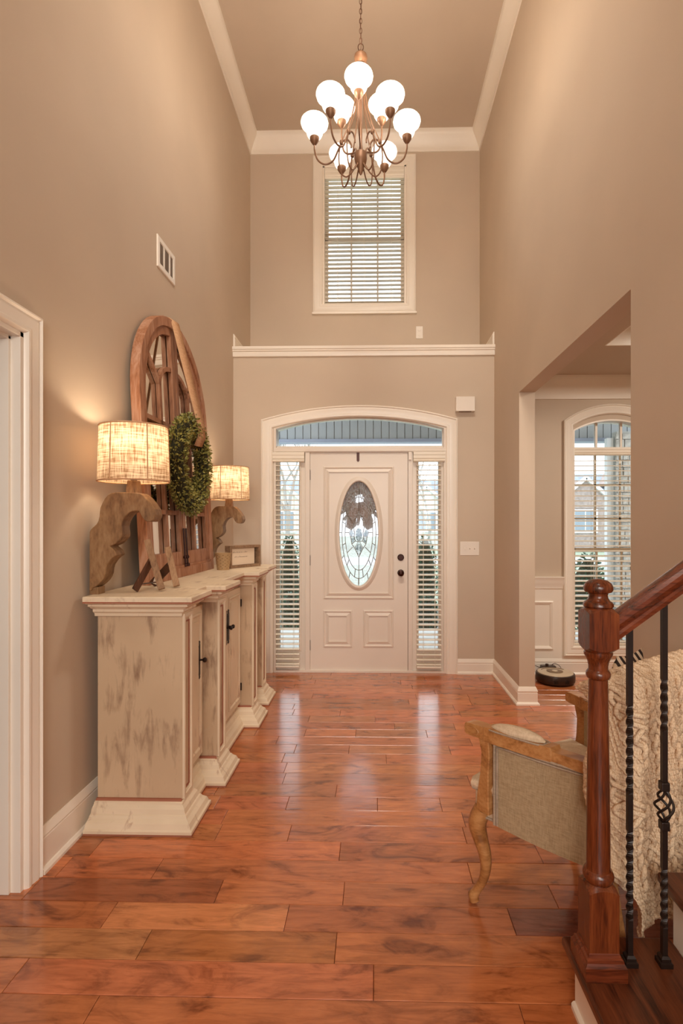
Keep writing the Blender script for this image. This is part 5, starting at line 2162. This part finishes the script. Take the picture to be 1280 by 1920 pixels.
# porch post with a stone pier beside the dining window
cx_ = atY(1141, 1000, 7.0)[0]
MB().box(cx_ - .04, cx_ + .04, 6.96, 7.04, -.06, zf_).build('trim_20', 'house_white', kind='structure')
stp = thing('stone_pier', 'pale stacked-stone porch pier outside the dining room window', 'pier', (cx_ + .16, 7.0, -.06))
rs = random.Random(4)
z = -.06
core = MB().box(cx_ + .07, cx_ + .25, 6.93, 7.07, -.06, 2.6).build('core', 'porch_slab', stp)
while z < 2.55:
    hgt = rs.uniform(.07, .13)
    x = cx_ + .055
    while x < cx_ + .25:
        w = rs.uniform(.07, .13)
        MB().box(x, min(x + w - .008, cx_ + .265), 6.90 + rs.uniform(-.012, .012), 6.94, z, z + hgt - .008).build('stone', 'stone_pale', stp)
        x += w
    z += hgt
MB().box(cx_ + .31, cx_ + .55, 6.95, 7.05, -.06, zf_).build('trim_21', 'house_white', kind='structure')


def shrub(x, y, z0, r_, h, label, n=700, group=None):
    rt = thing('shrub', label, 'shrub', (x, y, z0), group)
    q = random.Random(int(x * 100) + int(y * 10))
    MB().lathe([(.02, 0), (r_ * .6, h * .15), (r_ * .8, h * .45), (r_ * .65, h * .75), (.05, h * .95)], (x, y, z0), 12).build('core', 'wreath_core', rt, smooth=True)
    mb = MB()
    for i in range(n):
        a, t_ = q.uniform(0, 2 * pi), q.uniform(0, 1)
        rr = r_ * sin(pi * min(.98, t_ * .85 + .15)) ** .6 * q.uniform(.75, 1.05)
        c_ = Vector((x + rr * cos(a), y + rr * sin(a), z0 + h * t_))
        d = Vector((cos(a), sin(a), q.uniform(-.2, 1))).normalized()
        sd = d.cross(Vector((q.uniform(-1, 1), q.uniform(-1, 1), q.uniform(-1, 1)))).normalized()
        L = r_ * .22
        mb.add([c_, c_ + d * L * .5 + sd * L * .3, c_ + d * L, c_ + d * L * .5 - sd * L * .3], [(0, 1, 2, 3)])
    mb.build('leaves', 'shrub_leaf', rt, kind='stuff')


gp = 'shrubs outside the front door'
for px, Y, py0, py1, wpx, lab in ((542, 9.0, 1005, 1092, 40, 'dark shrub outside, upper one behind the left sidelight blind'), (548, 8.0, 1112, 1195, 46, 'low green shrub outside behind lower left sidelight blind'),
                                  (797, 9.0, 1005, 1110, 40, 'dark shrub outside, upper one behind the right sidelight blind'), (800, 8.0, 1118, 1210, 44, 'low green shrub outside behind lower right sidelight blind'),
                                  (1102, 8.4, 1040, 1200, 60, 'leafy shrub outside behind the lower dining room blind')):
    x, zt_ = atY(px, py0, Y)
    shrub(x, Y, -.42, wpx * Y / FPX * .6, max(.35, zt_ + .42), lab, 800, gp)


def house(x, y, w, d, h, rise, label, brick, gables):
    rt = thing('house', label, 'house', (x, y, -.42), 'houses across the street')
    MB().box(x - w / 2, x + w / 2, y, y + d, -.42, h).build('walls', brick, rt)
    MB().prism([(y - .4, h), (y + d + .4, h), (y + d / 2, h + rise)], x - w / 2 - .4, x + w / 2 + .4, lambda u, v, hh: (hh, u, v)).build('roof', 'roof_grey', rt)
    for gx_, gw, gh, gr in gables:
        gx = x + gx_
        MB().box(gx - gw / 2, gx + gw / 2, y - 1.0, y + .2, -.42, gh).build('bay', brick, rt)
        mb = MB().prism([(gx - gw / 2 - .3, gh), (gx + gw / 2 + .3, gh), (gx, gh + gr)], y - 1.05, y + d / 2, lambda u, v, hh: (u, hh, v))
        mb.build('gable', brick, rt)
        mb = MB()
        for s_ in (-1, 1):
            mb.bar((gx + s_ * (gw / 2 + .4), y - 1.15, gh - .05), (gx, y - 1.15, gh + gr + .1), .3, .22)
        mb.build('bargeboard', 'house_white', rt)
        for zz in ((1.0, 2.4), (3.6, 4.9)):
            if zz[1] < gh:
                f_ = MB().box(gx - .85, gx + .85, y - 1.08, y - 1.0, zz[0] - .12, zz[1] + .12).build('window', 'house_white', rt)
                MB().box(gx - .72, gx - .04, y - 1.10, y - 1.07, zz[0], zz[1]).build('pane', 'house_pane', f_)
                MB().box(gx + .04, gx + .72, y - 1.10, y - 1.07, zz[0], zz[1]).build('pane', 'house_pane', f_)
    for i in range(3):
        xx = x - w / 2 + w * (i + .5) / 3
        f_ = MB().box(xx - .6, xx + .6, y - .06, y, 1.0, 2.6).build('window', 'house_white', rt)
        MB().box(xx - .5, xx + .5, y - .08, y - .05, 1.1, 2.5).build('pane', 'house_pane', f_)


house(16.2, 38, 10, 9, 3.2, 2.3, 'brick house with grey roof and white gables beyond the dining window', 'house_brick', [(-1.6, 4.2, 2.6, 2.0), (2.4, 3.0, 4.4, 1.4)])
house(5.2, 42, 9, 8, 2.6, 2.8, 'pale house with grey roof across the street, right of the door', 'house_cream', [(-1.2, 3.4, 2.7, 1.6)])
house(-8.2, 40, 9, 8, 2.6, 2.6, 'pale house with grey roof across the street, left of the door', 'house_cream', [(1.5, 3.4, 2.7, 1.6)])


def bare_tree(x, y, h, label, seed):
    rt = thing('bare_tree', label, 'tree', (x, y, -.42), 'bare winter trees outside')
    q = random.Random(seed)
    mb = MB()
    def grow(p, d, L, r_, lev):
        p2 = p + d * L
        mb.tube([p, p + d * L * .5 + Vector((q.uniform(-.05, .05), q.uniform(-.05, .05), 0)) * L, p2], [r_, r_ * .85, r_ * .65], 5, cap=False)
        if lev == 0:
            return
        for _ in range(3):
            nd = (d + Vector((q.uniform(-.7, .7), q.uniform(-.7, .7), q.uniform(-.1, .6)))).normalized()
            grow(p2, nd, L * q.uniform(.6, .8), r_ * .6, lev - 1)
    grow(Vector((x, y, -.42)), Vector((0, 0, 1)), h * .3, h * .018, 5)
    mb.build('branches', 'bark_grey', rt)


bare_tree(-3.6, 22, 7.5, 'bare grey tree outside, seen through the left sidelight', 3)
bare_tree(2.2, 21, 5.5, 'bare grey tree outside, seen through the right sidelight', 8)
